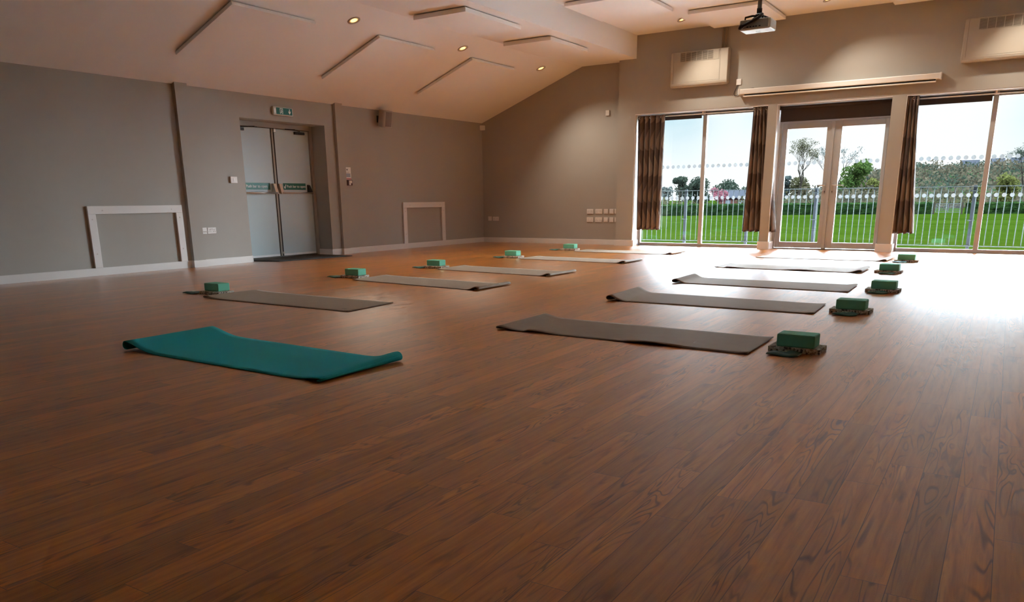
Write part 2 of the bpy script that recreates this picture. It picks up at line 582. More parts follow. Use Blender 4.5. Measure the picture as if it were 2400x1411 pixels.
def text_mesh(body, size, mat, name, parent, M, extr=0.0006):
    cu = bpy.data.curves.new(name, 'FONT')
    cu.body = body
    cu.size = size
    cu.extrude = extr
    cu.align_x = 'CENTER'
    cu.align_y = 'CENTER'
    tmp = bpy.data.objects.new('tmp_text', cu)
    COL.objects.link(tmp)
    dg = bpy.context.evaluated_depsgraph_get()
    me = bpy.data.meshes.new_from_object(tmp.evaluated_get(dg))
    bpy.data.objects.remove(tmp)
    bpy.data.curves.remove(cu)
    me.name = name
    me.transform(M)
    if parent is not None:
        me.transform(Matrix.Translation(-Vector(parent['org'])))
    me.materials.clear()
    me.materials.append(MATS[mat])
    o = bpy.data.objects.new(name, me)
    COL.objects.link(o)
    o.parent = parent
    return o


# ------------------------------------------------------------------ room shell (metres; camera stands at x=0, y=0)
XL, XR = -9.622, 4.06          # side walls
YB, YREC = 13.676, 13.859      # window wall, recessed bay
YF = -3.4
ZE, ZL, ZH = 2.373, 3.241, 3.619   # eaves, low flat ceiling, high ceiling
XB, XS = -7.317, -6.142        # slope break, step to the high ceiling
YG = 13.9635                   # glazing plane
XB2, XS2 = 1.755, 0.580

o = MB().box(-10.06, XR+.3, YF-.3, 13.99, -.12, 0).build('floor', 'vinyl_planks')
tag(o, 'brown oak-look vinyl plank floor of the hall', 'floor', kind='structure')

prof = [(XL-.35, ZE-.35*.3766), (XB, ZL), (XS, ZL), (XS, ZH), (XS2, ZH), (XS2, ZL), (XB2, ZL), (XR+.35, ZE-.35*.3766)]
top = [(x, z+.14) for x, z in prof]
top[3] = (XS-.14, ZH+.14); top[2] = (XS-.14, ZL+.14); top[4] = (XS2+.14, ZH+.14); top[5] = (XS2+.14, ZL+.14)
mb = MB()
for i in range(len(prof)-1):
    mb.prism([prof[i], prof[i+1], top[i+1], top[i]], 1, YF-.3, 14.15)
o = mb.build('ceiling', 'ceiling_paint')
tag(o, 'pale ceiling that slopes up from the side wall to a stepped flat middle', 'ceiling', kind='structure')

# left wall with the deep doorway and two slim piers
DY0, DY1, DZ, XD = 7.800, 9.447, 2.036, -9.945
mb = MB()
mb.box(-10.3, -10.1, YF-.3, 14.15, -.12, 2.30).box(-10.1, XL, YF-.3, DY0, 0, 2.30).box(-10.1, XL, DY1, 14.15, 0, 2.30).box(-10.1, XL, DY0, DY1, DZ, 2.30)
mb.prism([(-10.1, 2.30), (XL, 2.30), (XL, ZE), (-10.1, ZE-.18)], 1, YF-.3, 14.15)
mb.box(XL, XL+.055, 6.770, 6.955, 0, ZE+.03).box(XL, XL+.055, 9.655, 9.815, 0, ZE+.03)
o = mb.build('wall_left', 'wall_paint')
tag(o, 'grey-beige side wall with the double fire door', 'wall', kind='structure')

mb = MB()
mb.prism([(XL-.4, 0), (-6.44, 0), (-6.44, 3.30), (XB, 3.30), (XL-.4, 2.30)], 1, YREC, 14.15)
HZ = 2.316
mb.box(-6.474, XS, YB, 14.0, 0, ZH+.05)
mb.box(XS, XR+.3, YB, 14.0, HZ, ZH+.05)
mb.box(-3.785, -3.640, YB, 13.93, 0, HZ).box(-1.930, -1.735, YB, 13.93, 0, HZ)
mb.box(.60, XR+.3, YB, 14.0, 0, HZ)
o = mb.build('wall_back', 'wall_paint')
tag(o, 'grey-beige end wall with tall windows and glazed doors', 'wall', kind='structure')
o = MB().box(XR, XR+.3, YF-.3, 14.0, 0, 3.0).build('wall_right', 'wall_paint')
tag(o, 'grey-beige side wall beyond the right edge of the picture', 'wall', kind='structure')
o = MB().box(-10.1, XR+.3, YF-.3, YF, 0, ZH+.1).build('wall_front', 'wall_paint')
tag(o, 'grey-beige wall behind the camera', 'wall', kind='structure')

# white soffit lining under the window head (catches the daylight)
mb = MB()
for a, b in ((XS, -3.785), (-3.640, -1.930), (-1.735, .60)):
    mb.box(a, b, YB+.004, 13.93, HZ-.012, HZ)
o = mb.build('trim_1', 'white_gloss')
tag(o, 'white lining under the head of the window openings', 'trim', kind='structure')
mb = MB()
mb.box(XS, XS+.010, YB+.004, 13.93, 0, HZ-.012).box(-3.640, -3.630, YB+.004, 13.93, 0, HZ-.012).box(-1.735, -1.725, YB+.004, 13.93, 0, HZ-.012)
o = mb.build('trim_2', 'white_gloss')
tag(o, 'white reveal lining on the left side of each opening', 'trim', kind='structure')

SK, ST = .096, .017
mb = MB()
for x, a, b in ((XL, YF, 6.770-ST), (XL, 6.955+ST, DY0-.012), (XL, DY1+.012, 9.655-ST), (XL, 9.815+ST, YREC)):
    mb.box(x, x+ST, a, b, 0, SK)
for a, b in ((6.770, 6.955), (9.655, 9.815)):
    mb.box(XL, XL+.055+ST, a-ST, b+ST, 0, SK)
mb.box(XD+.03, XL+ST, DY0-.012, DY0+.004, 0, SK).box(XD+.03, XL+ST, DY1-.004-ST, DY1+.012, 0, SK)
o = mb.build('baseboard_left', 'white_gloss', bevel=.003)
tag(o, 'white skirting board along the side wall', 'skirting', kind='structure')
mb = MB()
mb.box(XL+ST, -6.474-ST, YREC-ST, YREC, 0, SK)
mb.box(-6.474-ST, XS+ST, YB-ST, YB, 0, SK+.01).box(XS+.010, XS+.010+ST, YB, 13.925, 0, SK+.01).box(-6.474-ST, -6.474, YB, YREC, 0, SK+.01)
for a, b in ((-3.785, -3.640), (-1.930, -1.735)):
    mb.box(a-.02, b+.02, YB-.02, YB, 0, SK+.03)
    mb.box(a-.02, a, YB, 13.92, 0, SK+.03).box(b+.010, b+.030, YB, 13.92, 0, SK+.03)
mb.box(.60, XR, YB-ST, YB, 0, SK)
o = mb.build('baseboard_back', 'white_gloss', bevel=.003)
tag(o, 'white skirting board along the end wall and its piers', 'skirting', kind='structure')


# ------------------------------------------------------------------ glazing
def portal(x0, x1, z0, z1):
    ld = bpy.data.lights.new('window_portal', 'AREA')
    ld.shape = 'RECTANGLE'
    ld.size, ld.size_y = x1-x0, z1-z0
    ld.cycles.is_portal = True
    ob = bpy.data.objects.new('window_portal', ld)
    COL.objects.link(ob)
    ob.location = ((x0+x1)/2, 14.03, (z0+z1)/2)
    ob.rotation_euler = (-PI/2, 0, 0)


def dots(parent, xs, zs, name):
    for z in zs:
        mb = MB()
        for x in xs:
            mb.ring((x, YG-.0068, z), (0, 1, 0), [(.031, 0), (.0001, 0)], 20)
        mb.build(name, 'dot_film', parent)


def window(name, x0, x1, xm, lab, ph_l, ph_r):
    t = thing(name, lab, 'window', ((x0+x1)/2, YG, 0), kind='structure')
    Y0, Y1 = 13.932, 13.995
    mb = MB()
    mb.box(x0, x0+.055, Y0, Y1, 0, HZ).box(x1-.055, x1, Y0, Y1, 0, HZ)
    mb.box(x0+.055, x1-.055, Y0, Y1, 0, .055).box(x0+.055, x1-.055, Y0, Y1, 2.245, HZ)
    mb.build('window_frame', 'upvc_frame', t, bevel=.006)
    MB().box(xm-.034, xm+.034, Y0-.004, Y1, .055, 2.245).build('mullion', 'upvc_frame', t, bevel=.006)
    for a, b, ph in ((x0+.055, xm-.034, ph_l), (xm+.034, x1-.055, ph_r)):
        p = sub(MB().box(a, b, YG-.006, YG+.006, .055, 2.245).build('glass_pane', 'clear_glass', t))
        k0 = math.ceil((a+.025-ph)/.1000)
        xs = []
        while ph+k0*.1 < b-.02:
            xs.append(ph+k0*.1)
            k0 += 1
        dots(p, xs, (.856, 1.402), 'manifestation_dots')
    portal(x0, x1, 0, HZ)
    return t


window('window_1', XS, -3.785, -4.928, 'tall two-pane window left of the glazed doors, curtained at both sides', -5.591, -4.855)
window('window_2', -1.735, .60, -.583, 'tall two-pane window right of the glazed doors', -1.469, -.508)

t = thing('door_2', 'white glazed double doors to the playing field', 'door', (-2.785, YG, 0), kind='structure')
DX0, DX1 = -3.640, -1.930
mb = MB()
mb.box(DX0, DX0+.050, 13.925, 14.0, 0, HZ).box(DX1-.035, DX1, 13.925, 14.0, 0, HZ)
mb.box(DX0+.05, DX1-.035, 13.925, 14.0, 2.032, 2.085).box(DX0+.05, DX1-.035, 13.925, 14.0, 2.265, HZ)
mb.build('door_frame', 'upvc_frame', t, bevel=.005)
MB().box(DX0+.05, DX1-.035, 13.955, 13.972, 2.085, 2.265).build('fanlight_pane', 'clear_glass', t)
MB().box(DX0+.05, DX1-.035, 13.915, 14.02, 0, .014).build('threshold', 'door_frame_dark', t)
for nm, a, b, ga, gb in (('l', -3.586, -2.803, -3.508, -2.885), ('r', -2.775, -1.968, -2.655, -2.024)):
    mb = MB()
    y0, y1 = 13.930, 13.992
    mb.box(a, ga, y0, y1, .022, 2.030).box(gb, b, y0, y1, .022, 2.030)
    mb.box(ga, gb, y0, y1, .022, .116).box(ga, gb, y0, y1, 1.940, 2.030)
    lf = sub(mb.build('door_leaf', 'upvc_frame', t, bevel=.006))
    pn = MB().box(ga, gb, YG-.006, YG+.006, .116, 1.940).build('glass_pane', 'clear_glass', lf)
    pn['label'] = 'clear glass with two rows of white dots'
    ph = -3.448 if nm == 'l' else -2.592
    mb = MB()
    for z in (.855, 1.400):
        for k in range(6):
            mb.ring((ph+k*.1, YG-.0068, z), (0, 1, 0), [(.031, 0), (.0001, 0)], 20)
    mb.build('manifestation_dots', 'dot_film', lf)
    hx = -2.840 if nm == 'l' else -2.722
    MB().box(hx-.014, hx+.014, 13.922, 13.930, .905, 1.075).build('handle_plate', 'upvc_frame', lf, bevel=.003)
    sgn = -1 if nm == 'l' else 1
    MB().tube([(hx, 13.928, 1.036), (hx, 13.892, 1.036), (hx+sgn*.02, 13.884, 1.036), (hx+sgn*(.115 if sgn < 0 else .150), 13.884, 1.034)], .0085).build('lever_handle', 'steel', lf, smooth=True)
    MB().cyl((hx, 13.9225, .940), (hx, 13.919, .940), .007, n=10).box(hx-.004, hx+.004, 13.919, 13.9225, .918, .940).build('keyhole', 'black_plastic', lf)
MB().box(-2.815, -2.763, 13.912, 13.930, .022, 2.03).build('meeting_strip', 'upvc_frame', t, bevel=.004)
MB().box(-2.815, -2.745, 13.905, 13.930, 0.002, .022).build('floor_bolt', 'door_frame_dark', t)
portal(DX0, DX1, 0, HZ)


# ------------------------------------------------------------------ curtains, poles, blinds
def curtain(tl, tr_, bl, br, z0, z1, Y, nf, label, seed):
    rnd = random.Random(seed)
    t = thing('curtain', label, 'curtain', ((bl+br)/2, Y, z0), 'brown leaf-patterned curtains at the windows')
    ph = [rnd.uniform(-.5, .5) for _ in range(nf+2)]
    amps = [rnd.uniform(.75, 1.25) for _ in range(nf+2)]
    full = 1.25

    def P(u, v):
        zz = z1 + (z0-z1)*v
        e = v**1.25
        xa, xb = tl+(bl-tl)*e, tr_+(br-tr_)*e
        w = u*nf
        k = min(int(w), nf)
        fr_ = w-int(w)
        am = (amps[k]*(1-fr_)+amps[k+1]*fr_)*(.034+.014*v)
        x = xa + (xb-xa)*(u + .10/nf*math.sin(2*PI*w+1.1))
        y = Y + am*math.sin(2*PI*w + ph[k]*(1-fr_)*.6 + ph[k+1]*fr_*.6 + .5*v) + .008*math.sin(5*v+u*9)
        return (x, y, zz + (.006*math.sin(2*PI*w*1.0+1) if v > .999 else 0))
    mb = MB().grid(P, nf*12, 36, lambda u, v: (u*full, (1-v)*2.0))
    mb.build('curtain_cloth', 'curtain_cloth', t, smooth=True, solid=.004, fix=False)
    for k in range(nf):
        u = (k+.5)/nf
        x = tl+(tr_-tl)*u
        MB().ring((x, Y-.022+.002*(k % 2), z1-.035), (.55 if k % 2 else -.55, 1, 0), [(.014, -.004), (.022, -.004), (.022, .004), (.014, .004), (.014, -.004)], 16).build('eyelet_ring', 'steel', t, smooth=True)
    return t


curtain(-6.128, -5.612, -6.100, -5.640, .298, 2.285, 13.770, 5, 'brown leaf-patterned curtain at the far left of the windows', 3)
curtain(-4.045, -3.742, -4.112, -3.540, .286, 2.300, 13.745, 6, 'brown curtain hanging between the left window and the glazed doors', 8)
curtain(-1.828, -1.575, -1.948, -1.440, .289, 2.300, 13.735, 6, 'brown curtain hanging between the glazed doors and the right window', 13)

for a, b, lab, brk in ((-6.12, -3.80, 'thin white curtain pole across the left window', -4.93), (-1.72, .58, 'thin white curtain pole across the right window', -.585)):
    t = thing('curtain_pole', lab, 'curtain pole', ((a+b)/2, 13.80, 2.262), 'curtain poles')
    MB().cyl((a, 13.805, 2.262), (b, 13.805, 2.262), .009, n=12).build('pole', 'curtain_pole_white', t, smooth=True)
    for x in (a+.01, brk, b-.01):
        MB().box(x-.012, x+.012, 13.795, 13.815, 2.250, HZ-.012).build('bracket', 'curtain_pole_white', t, bevel=.002)


def blind(x0, x1, zb, zt, Y, lab, drop=True):
    t = thing('roller_blind', lab, 'blind', ((x0+x1)/2, Y, zt), 'brown roller blinds')
    MB().cyl((x0, Y, zt), (x1, Y, zt), .021, n=18).build('roller_tube', 'blind_brown', t, smooth=True)
    for x in (x0-.008, x1+.002):
        MB().box(x, x+.006, Y-.026, Y+.045, zt-.03, zt+.024).build('end_bracket', 'blind_brown', t)
    if drop:
        MB().box(x0+.006, x1-.006, Y+.016, Y+.019, zb, zt).build('blind_fabric', 'blind_brown', t)
        MB().box(x0+.006, x1-.006, Y+.012, Y+.023, zb-.016, zb).build('bottom_bar', 'blind_brown', t, bevel=.003)


blind(-6.07, -4.972, 2.215, 2.272, 13.880, 'brown roller blind almost rolled up over the left half of the left window')
blind(-4.890, -3.86, 2.235, 2.276, 13.880, 'brown roller blind rolled up over the right half of the left window', False)
blind(-3.620, -1.945, 2.068, 2.270, 13.845, 'dark brown roller blind lowered over the top of the glazed doors')
blind(-1.700, -.625, 2.190, 2.272, 13.880, 'brown roller blind let down a little over the left half of the right window')
blind(-.540, .53, 2.235, 2.276, 13.880, 'brown roller blind rolled up over the right half of the right window', False)

# ------------------------------------------------------------------ left fire door
t = thing('door_1', 'grey double fire door with push bars in a deep doorway', 'door', (XD, 8.62, 0), kind='structure')
mb = MB()
mb.box(XD-.10, XD+.03, DY0, DY0+.055, 0, DZ).box(XD-.10, XD+.03, DY1-.055, DY1, 0, DZ).box(XD-.10, XD+.03, DY0+.055, DY1-.055, 1.962, DZ)
mb.build('door_frame', 'wall_paint', t, bevel=.004)
MB().box(XD-.10, XD+.02, DY0+.055, DY1-.055, 0, .022).build('threshold', 'door_frame_dark', t)
YM = 8.640
for side, a, b in ((-1, DY0+.060, YM-.020), (1, YM+.020, DY1-.062)):
    lf = sub(MB().box(XD-.05, XD, a, b, .030, 1.955).build('door_leaf', 'door_paint', t, bevel=.003))
    MB().box(XD-.001, XD+.006, a+.01, b-.01, .030, .062).build('bottom_strip', 'pale_strip', lf)  # pale bluish-white strip along the foot of the leaf
    # push bar
    ca, cb = (a+.05, b-.03) if side < 0 else (a+.03, b-.04)
    MB().cyl((XD+.085, ca, 1.000), (XD+.085, cb, 1.000), .013, n=12).build('push_bar', 'steel', lf, smooth=True)
    lock = b-.065 if side < 0 else a+.005
    mb = MB().prism([(XD, 1.145), (XD+.045, 1.14), (XD+.065, 1.08), (XD+.095, .985), (XD+.06, .985), (XD, 1.01)], 1, lock, lock+.060)
    mb.build('latch_case', 'steel', lf, bevel=.006)
    ends = a+.06 if side < 0 else b-.10
    MB().prism([(XD, 1.13), (XD+.03, 1.12), (XD+.098, .985), (XD+.06, .985), (XD, 1.01)], 1, ends, ends+.045).build('hinge_case', 'dark_rubber', lf, bevel=.004)
    yc = b-.10 if side > 0 else a+.08
    MB().box(XD, XD+.035, yc-.20 if side > 0 else yc, yc if side > 0 else yc+.16, 1.895, 1.935).tube([(XD+.03, yc-.1*side, 1.945), (XD+.12, yc-.28*side, 1.953), (XD+.03, yc-.40*side, 1.960)], .008, 6).build('door_closer', 'black_plastic', lf)
    # sign
    s0, s1 = (a+.150, b-.095) if side < 0 else (a+.125, b-.13)
    pl = MB().box(XD, XD+.0015, s0, s1, 1.050, 1.150).build('sign_plate', 'sign_green_sticker', lf)
    pl['label'] = 'green sign reading Push bar to open'
    M = Matrix.Translation(((XD+.0022), (s0+s1)/2+(.035 if side > 0 else 0), 1.100)) @ Matrix.Rotation(PI/2, 4, 'Z') @ Matrix.Rotation(PI/2, 4, 'X')
    text_mesh('Push bar to open', .058 if side < 0 else .056, 'sign_white', 'sign_lettering', lf, M)
    if side > 0:
        MB().prism([(s0+.015, 1.098), (s0+.028, 1.104), (s0+.036, 1.086), (s0+.052, 1.132), (s0+.062, 1.130), (s0+.040, 1.066), (s0+.030, 1.066)], 0, XD+.0015, XD+.0026).build('tick_mark', 'sign_white', lf)
MB().box(XD, XD+.014, YM-.018, YM+.018, .030, 1.955).build('meeting_strip', 'wall_paint', t, bevel=.003)
MB().box(XD-.02, XD+.006, YM-.026, YM-.018, .030, 1.955).build('edge_gap', 'dark_rubber', t)
MB().box(XD-.02, XD+.018, YM+.018, YM+.034, .030, 1.93).build('vertical_bolt', 'dark_rubber', t)
MB().box(XD, XD+.045, YM+.012, YM+.052, 1.905, 1.955).build('top_keeper', 'steel', t, bevel=.006)
MB().box(XD, XD+.03, YM+.016, YM+.046, .062, .095).build('bottom_keeper', 'steel', t, bevel=.006)

# doormat
t = thing('doormat', 'dark grey doormat on the floor at the double fire door', 'doormat', (-9.45, 8.70, 0))
poly = [(-9.92, 7.86), (-9.30, 8.02), (-9.12, 9.38), (-9.90, 9.36)]
MB().prism(poly, 2, 0.001, .012).build('rubber_edge', 'dark_rubber', t, bevel=.003)
c = Vector((-9.56, 8.655))
MB().prism([tuple(c+(Vector(p)-c)*.955) for p in poly], 2, .012, .016).build('pile', 'coir', t)

# exit sign
t = thing('exit_sign', 'green running-man exit sign with down arrow above the fire door', 'exit sign', (XL, 8.575, 2.12))
SY0, SY1, SZ0, SZ1 = 8.392, 8.775, 2.115, 2.236
MB().box(XL, XL+.045, SY0, SY1, SZ0, SZ1).build('housing', 'sign_housing', t, bevel=.012, bseg=3)
MB().box(XL+.045, XL+.049, SY0+.055, SY1-.022, SZ0+.014, SZ1-.014).build('sign_face', 'sign_green', t, bevel=.002)
MB().box(XL+.045, XL+.0475, SY0+.014, SY0+.048, SZ0+.030, SZ1-.030).build('indicator_window', 'sign_white', t, bevel=.003)
X0, X1 = XL+.049, XL+.0504
yc, zc = 8.545, 2.175
mb = MB()
mb.box(X0, X1, yc-.030, yc-.022, zc-.038, zc+.040).box(X0, X1, yc-.022, yc+.028, zc+.032, zc+.040).box(X0, X1, yc+.020, yc+.028, zc-.038, zc+.032)
mb.build('door_pictogram', 'sign_white', t)
mb = MB()
mb.cyl((X0, yc+.001, zc+.018), (X1, yc+.001, zc+.018), .007, n=12)
mb.prism([(yc-.006, zc+.010), (yc+.006, zc+.008), (yc+.004, zc-.012), (yc+.014, zc-.036), (yc+.008, zc-.036), (yc-.002, zc-.016), (yc-.012, zc-.030), (yc-.017, zc-.027), (yc-.006, zc-.008)], 0, X0, X1)
mb.prism([(yc+.004, zc+.009), (yc+.016, zc-.004), (yc+.013, zc-.008), (yc+.003, zc+.002)], 0, X0, X1)
mb.build('running_figure', 'sign_white', t)
ya = 8.700
MB().prism([(ya-.007, zc+.038), (ya+.007, zc+.038), (ya+.007, zc-.002), (ya+.022, zc+.012), (ya+.022, zc-.006), (ya, zc-.038), (ya-.022, zc-.006), (ya-.022, zc+.012), (ya-.007, zc-.002)], 0, X0, X1).build('down_arrow', 'sign_white', t)


# ------------------------------------------------------------------ wall plates
def plate_left(name, y0, y1, z0, z1, lab, cat, kind, group=None, X=XL, depth=.012):
    t = thing(name, lab, cat, (X, (y0+y1)/2, z0), group)
    MB().box(X, X+depth, y0, y1, z0, z1).build('faceplate', 'white_plastic', t, bevel=.004)
    ym, zm = (y0+y1)/2, (z0+z1)/2
    if kind == 'double':
        for c in (y0+.036, y1-.036):
            mb = MB()
            mb.box(X+depth, X+depth+.0012, c-.003, c+.003, zm+.004, zm+.016).box(X+depth, X+depth+.0012, c-.018, c-.008, zm-.016, zm-.010).box(X+depth, X+depth+.0012, c+.008, c+.018, zm-.016, zm-.010)
            mb.build('pin_holes', 'black_plastic', t)
        for c in (ym-.014, ym+.014):
            MB().box(X+depth, X+depth+.005, c-.008, c+.008, zm+.006, zm+.028).build('rocker', 'white_plastic', t, bevel=.002)
    elif kind == 'switch':
        MB().box(X+depth, X+depth+.005, ym-.018, ym+.018, zm-.024, zm+.024).build('rocker', 'white_plastic', t, bevel=.003)
    elif kind == 'data':
        for c in (ym-.014, ym+.014):
            MB().box(X+depth, X+depth+.0012, c-.007, c+.007, zm-.018, zm-.004).build('data_port', 'projector_grey', t)
    return t


plate_left('wall_switch', 7.527, 7.640, 1.132, 1.222, 'white switch on the side wall left of the fire door', 'switch', 'switch', depth=.030)
plate_left('data_socket', 6.985, 7.058, .442, .530, 'small white data socket left of the double power socket by the pier', 'socket', 'data')
plate_left('double_socket', 7.066, 7.208, .442, .528, 'white double power socket on the side wall near the fire door', 'socket', 'double')


def plate_back(name, x0, x1, z0, z1, lab, cat, kind, group=None, Y=YREC, depth=.012):
    t = thing(name, lab, cat, ((x0+x1)/2, Y, z0), group)
    MB().box(x0, x1, Y-depth, Y, z0, z1).build('faceplate', 'white_plastic', t, bevel=.004)
    xm, zm = (x0+x1)/2, (z0+z1)/2
    y1 = Y-depth
    if kind == 'double':
        for c in (x0+.036, x1-.036):
            mb = MB()
            mb.box(c-.003, c+.003, y1-.0012, y1, zm+.004, zm+.014).box(c-.018, c-.008, y1-.0012, y1, zm-.016, zm-.010).box(c+.008, c+.018, y1-.0012, y1, zm-.016, zm-.010)
            mb.build('pin_holes', 'black_plastic', t)
        for c in (xm-.013, xm+.013):
            MB().box(c-.007, c+.007, y1-.005, y1, zm+.006, zm+.026).build('rocker', 'white_plastic', t, bevel=.002)
    elif kind == 'switch':
        MB().box(xm-.016, xm+.016, y1-.005, y1, zm-.022, zm+.022).build('rocker', 'white_plastic', t, bevel=.003)
    elif kind == 'data':
        MB().box(xm-.026, xm+.026, y1-.003, y1, zm-.028, zm-.010).build('data_port', 'white_gloss', t)
    elif kind == 'blank':
        for c in (x0+.012, x1-.012):
            MB().cyl((c, y1, zm), (c, y1-.001, zm), .004, n=10).build('screw', 'steel', t)
    return t


G = 'sockets in two rows on the recessed wall'
cols = [(-7.176, -7.036, 'double', 'double_socket', 'socket'), (-6.994, -6.848, 'double', 'double_socket', 'socket'), (-6.810, -6.722, 'data', 'data_socket', 'socket'), (-6.690, -6.604, 'blank', 'blank_plate', 'wall plate'), (-6.586, -6.500, 'switch', 'wall_switch', 'switch')]
ords = ['first from the left', 'second from the left', 'third from the left', 'fourth from the left', 'last, beside the pier']
for rz, rn in ((.580, 'upper'), (.425, 'lower')):
    for (a, b, kd, nm, ct), od in zip(cols, ords):
        what = {'double': 'white double power socket', 'data': 'white data socket plate', 'blank': 'white blank wall plate', 'switch': 'white wall plate'}[kd]
        plate_back(nm, a, b, rz, rz+.089, '%s on the recessed wall, %s row, %s' % (what, rn, od), ct, kd, G)
plate_back('data_socket', -9.496, -9.410, .438, .524, 'small white socket plate low on the recessed wall, nearest the corner', 'socket', 'data', 'sockets by the corner')
plate_back('double_socket', -9.380, -9.232, .438, .520, 'white double power socket low on the recessed wall near the corner', 'socket', 'double', 'sockets by the corner')
plate_back('thermostat', -6.808, -6.734, 2.346, 2.440, 'small white square control high on the recessed wall beside the pier', 'wall control', 'blank', depth=.025)

# fire notice and call point
t = thing('fire_notice', 'small white, blue and red fire notice beside the fire door', 'notice', (XL, 9.910, 1.21))
X0 = XL
MB().box(X0, X0+.003, 9.840, 9.980, 1.212, 1.411).build('board', 'notice_white', t)
MB().cyl((X0+.003, 9.893, 1.372), (X0+.0038, 9.893, 1.372), .014, n=14).build('emblem', 'door_frame_dark', t)
for z in (1.330, 1.322):
    MB().box(X0+.003, X0+.0036, 9.855, 9.945, z, z+.003).build('heading_line', 'projector_grey', t)
for z in (1.296, 1.276, 1.256):
    MB().box(X0+.003, X0+.0038, 9.855, 9.965, z, z+.013).build('blue_panel', 'notice_blue', t)
MB().box(X0+.003, X0+.0038, 9.840, 9.980, 1.212, 1.240).build('red_panel', 'notice_red', t)
t = thing('fire_call_point', 'dark red fire alarm call point with white front below the notice', 'call point', (XL, 9.91, 1.12))
MB().box(XL, XL+.045, 9.852, 9.965, 1.118, 1.207).build('case', 'callpoint_red', t, bevel=.006)
MB().box(XL+.045, XL+.049, 9.880, 9.950, 1.155, 1.197).box(XL+.045, XL+.049, 9.880, 9.922, 1.125, 1.155).build('break_glass', 'white_plastic', t, bevel=.003)

# corner detector
t = thing('motion_sensor', 'small white motion sensor in the corner under the sloping ceiling', 'sensor', (XL+.045, YREC-.05, 2.25))
MB().prism([(XL+.002, YREC-.002), (XL+.002, YREC-.085), (XL+.085, YREC-.002)], 2, 2.235, 2.330).build('case', 'white_plastic', t, bevel=.008)
MB().prism([(XL+.010, YREC-.082), (XL+.082, YREC-.010), (XL+.088, YREC-.020), (XL+.020, YREC-.088)], 2, 2.245, 2.282).build('lens', 'white_gloss', t)

# wall speaker
t = thing('wall_speaker', 'grey loudspeaker on a bracket high on the side wall', 'speaker', (XL, 10.72, 2.1))
Ms = Matrix.Translation((XL+.165, 10.735, 2.222)) @ Matrix.Rotation(math.radians(-10), 4, 'Z') @ Matrix.Rotation(math.radians(11), 4, 'Y')


def xf(mb, M):
    mb.v = [tuple(M @ Vector(p)) for p in mb.v]
    return mb


arc = [(-.075, -.10), (.03, -.10)] + [(.03+.070*math.cos(a), .10*math.sin(a)) for a in [(-PI/2)+PI*k/12 for k in range(1, 12)]] + [(.03, .10), (-.075, .10)]
xf(MB().prism(arc, 2, -.135, .135), Ms).build('cabinet', 'speaker_shell', t, bevel=.006)
arc2 = [(.034+.070*math.cos(a), .092*math.sin(a)) for a in [(-PI/2)+PI*k/16 for k in range(0, 17)]]
xf(MB().prism(arc2+[(.030, .09), (.030, -.09)], 2, -.118, .118), Ms).build('grille', 'speaker_grille', t)
MB().box(XL, XL+.012, 10.69, 10.78, 2.17, 2.28).tube([(XL+.01, 10.735, 2.225), (XL+.10, 10.735, 2.225)], .018).build('bracket', 'black_plastic', t)


# three-sided white timber frames
def hatch(y0, y1, z1, lab, right_screws):
    t = thing('timber_frame', lab, 'wall frame', (XL, (y0+y1)/2, SK), 'white timber frames on the side wall')
    w, d = .098, .030
    MB().box(XL, XL+d, y0, y1, z1-w, z1).build('top_rail', 'white_gloss', t, bevel=.004)
    MB().box(XL, XL+d, y0, y0+w, SK, z1-w).build('stile', 'white_gloss', t, bevel=.004)
    MB().box(XL, XL+d, y1-w, y1, SK, z1-w).build('stile', 'white_gloss', t, bevel=.004)
    spots = [(y0+.19, z1-w*.55), (y1-.16, z1-w*.55), (y0+w*.5, z1-.16), (y0+w*.5, SK+.17), (y1-w*.5, z1-.16), (y1-w*.5, SK+.17)]
    for y, z in spots:
        MB().cyl((XL+d, y, z), (XL+d+.004, y, z), .008, n=10).build('screw', 'steel', t, smooth=False)


hatch(5.390, 6.690, .840, 'large white three-sided timber frame on the side wall, nearer the camera', True)
hatch(11.252, 12.500, .833, 'white three-sided timber frame on the side wall near the far corner', False)


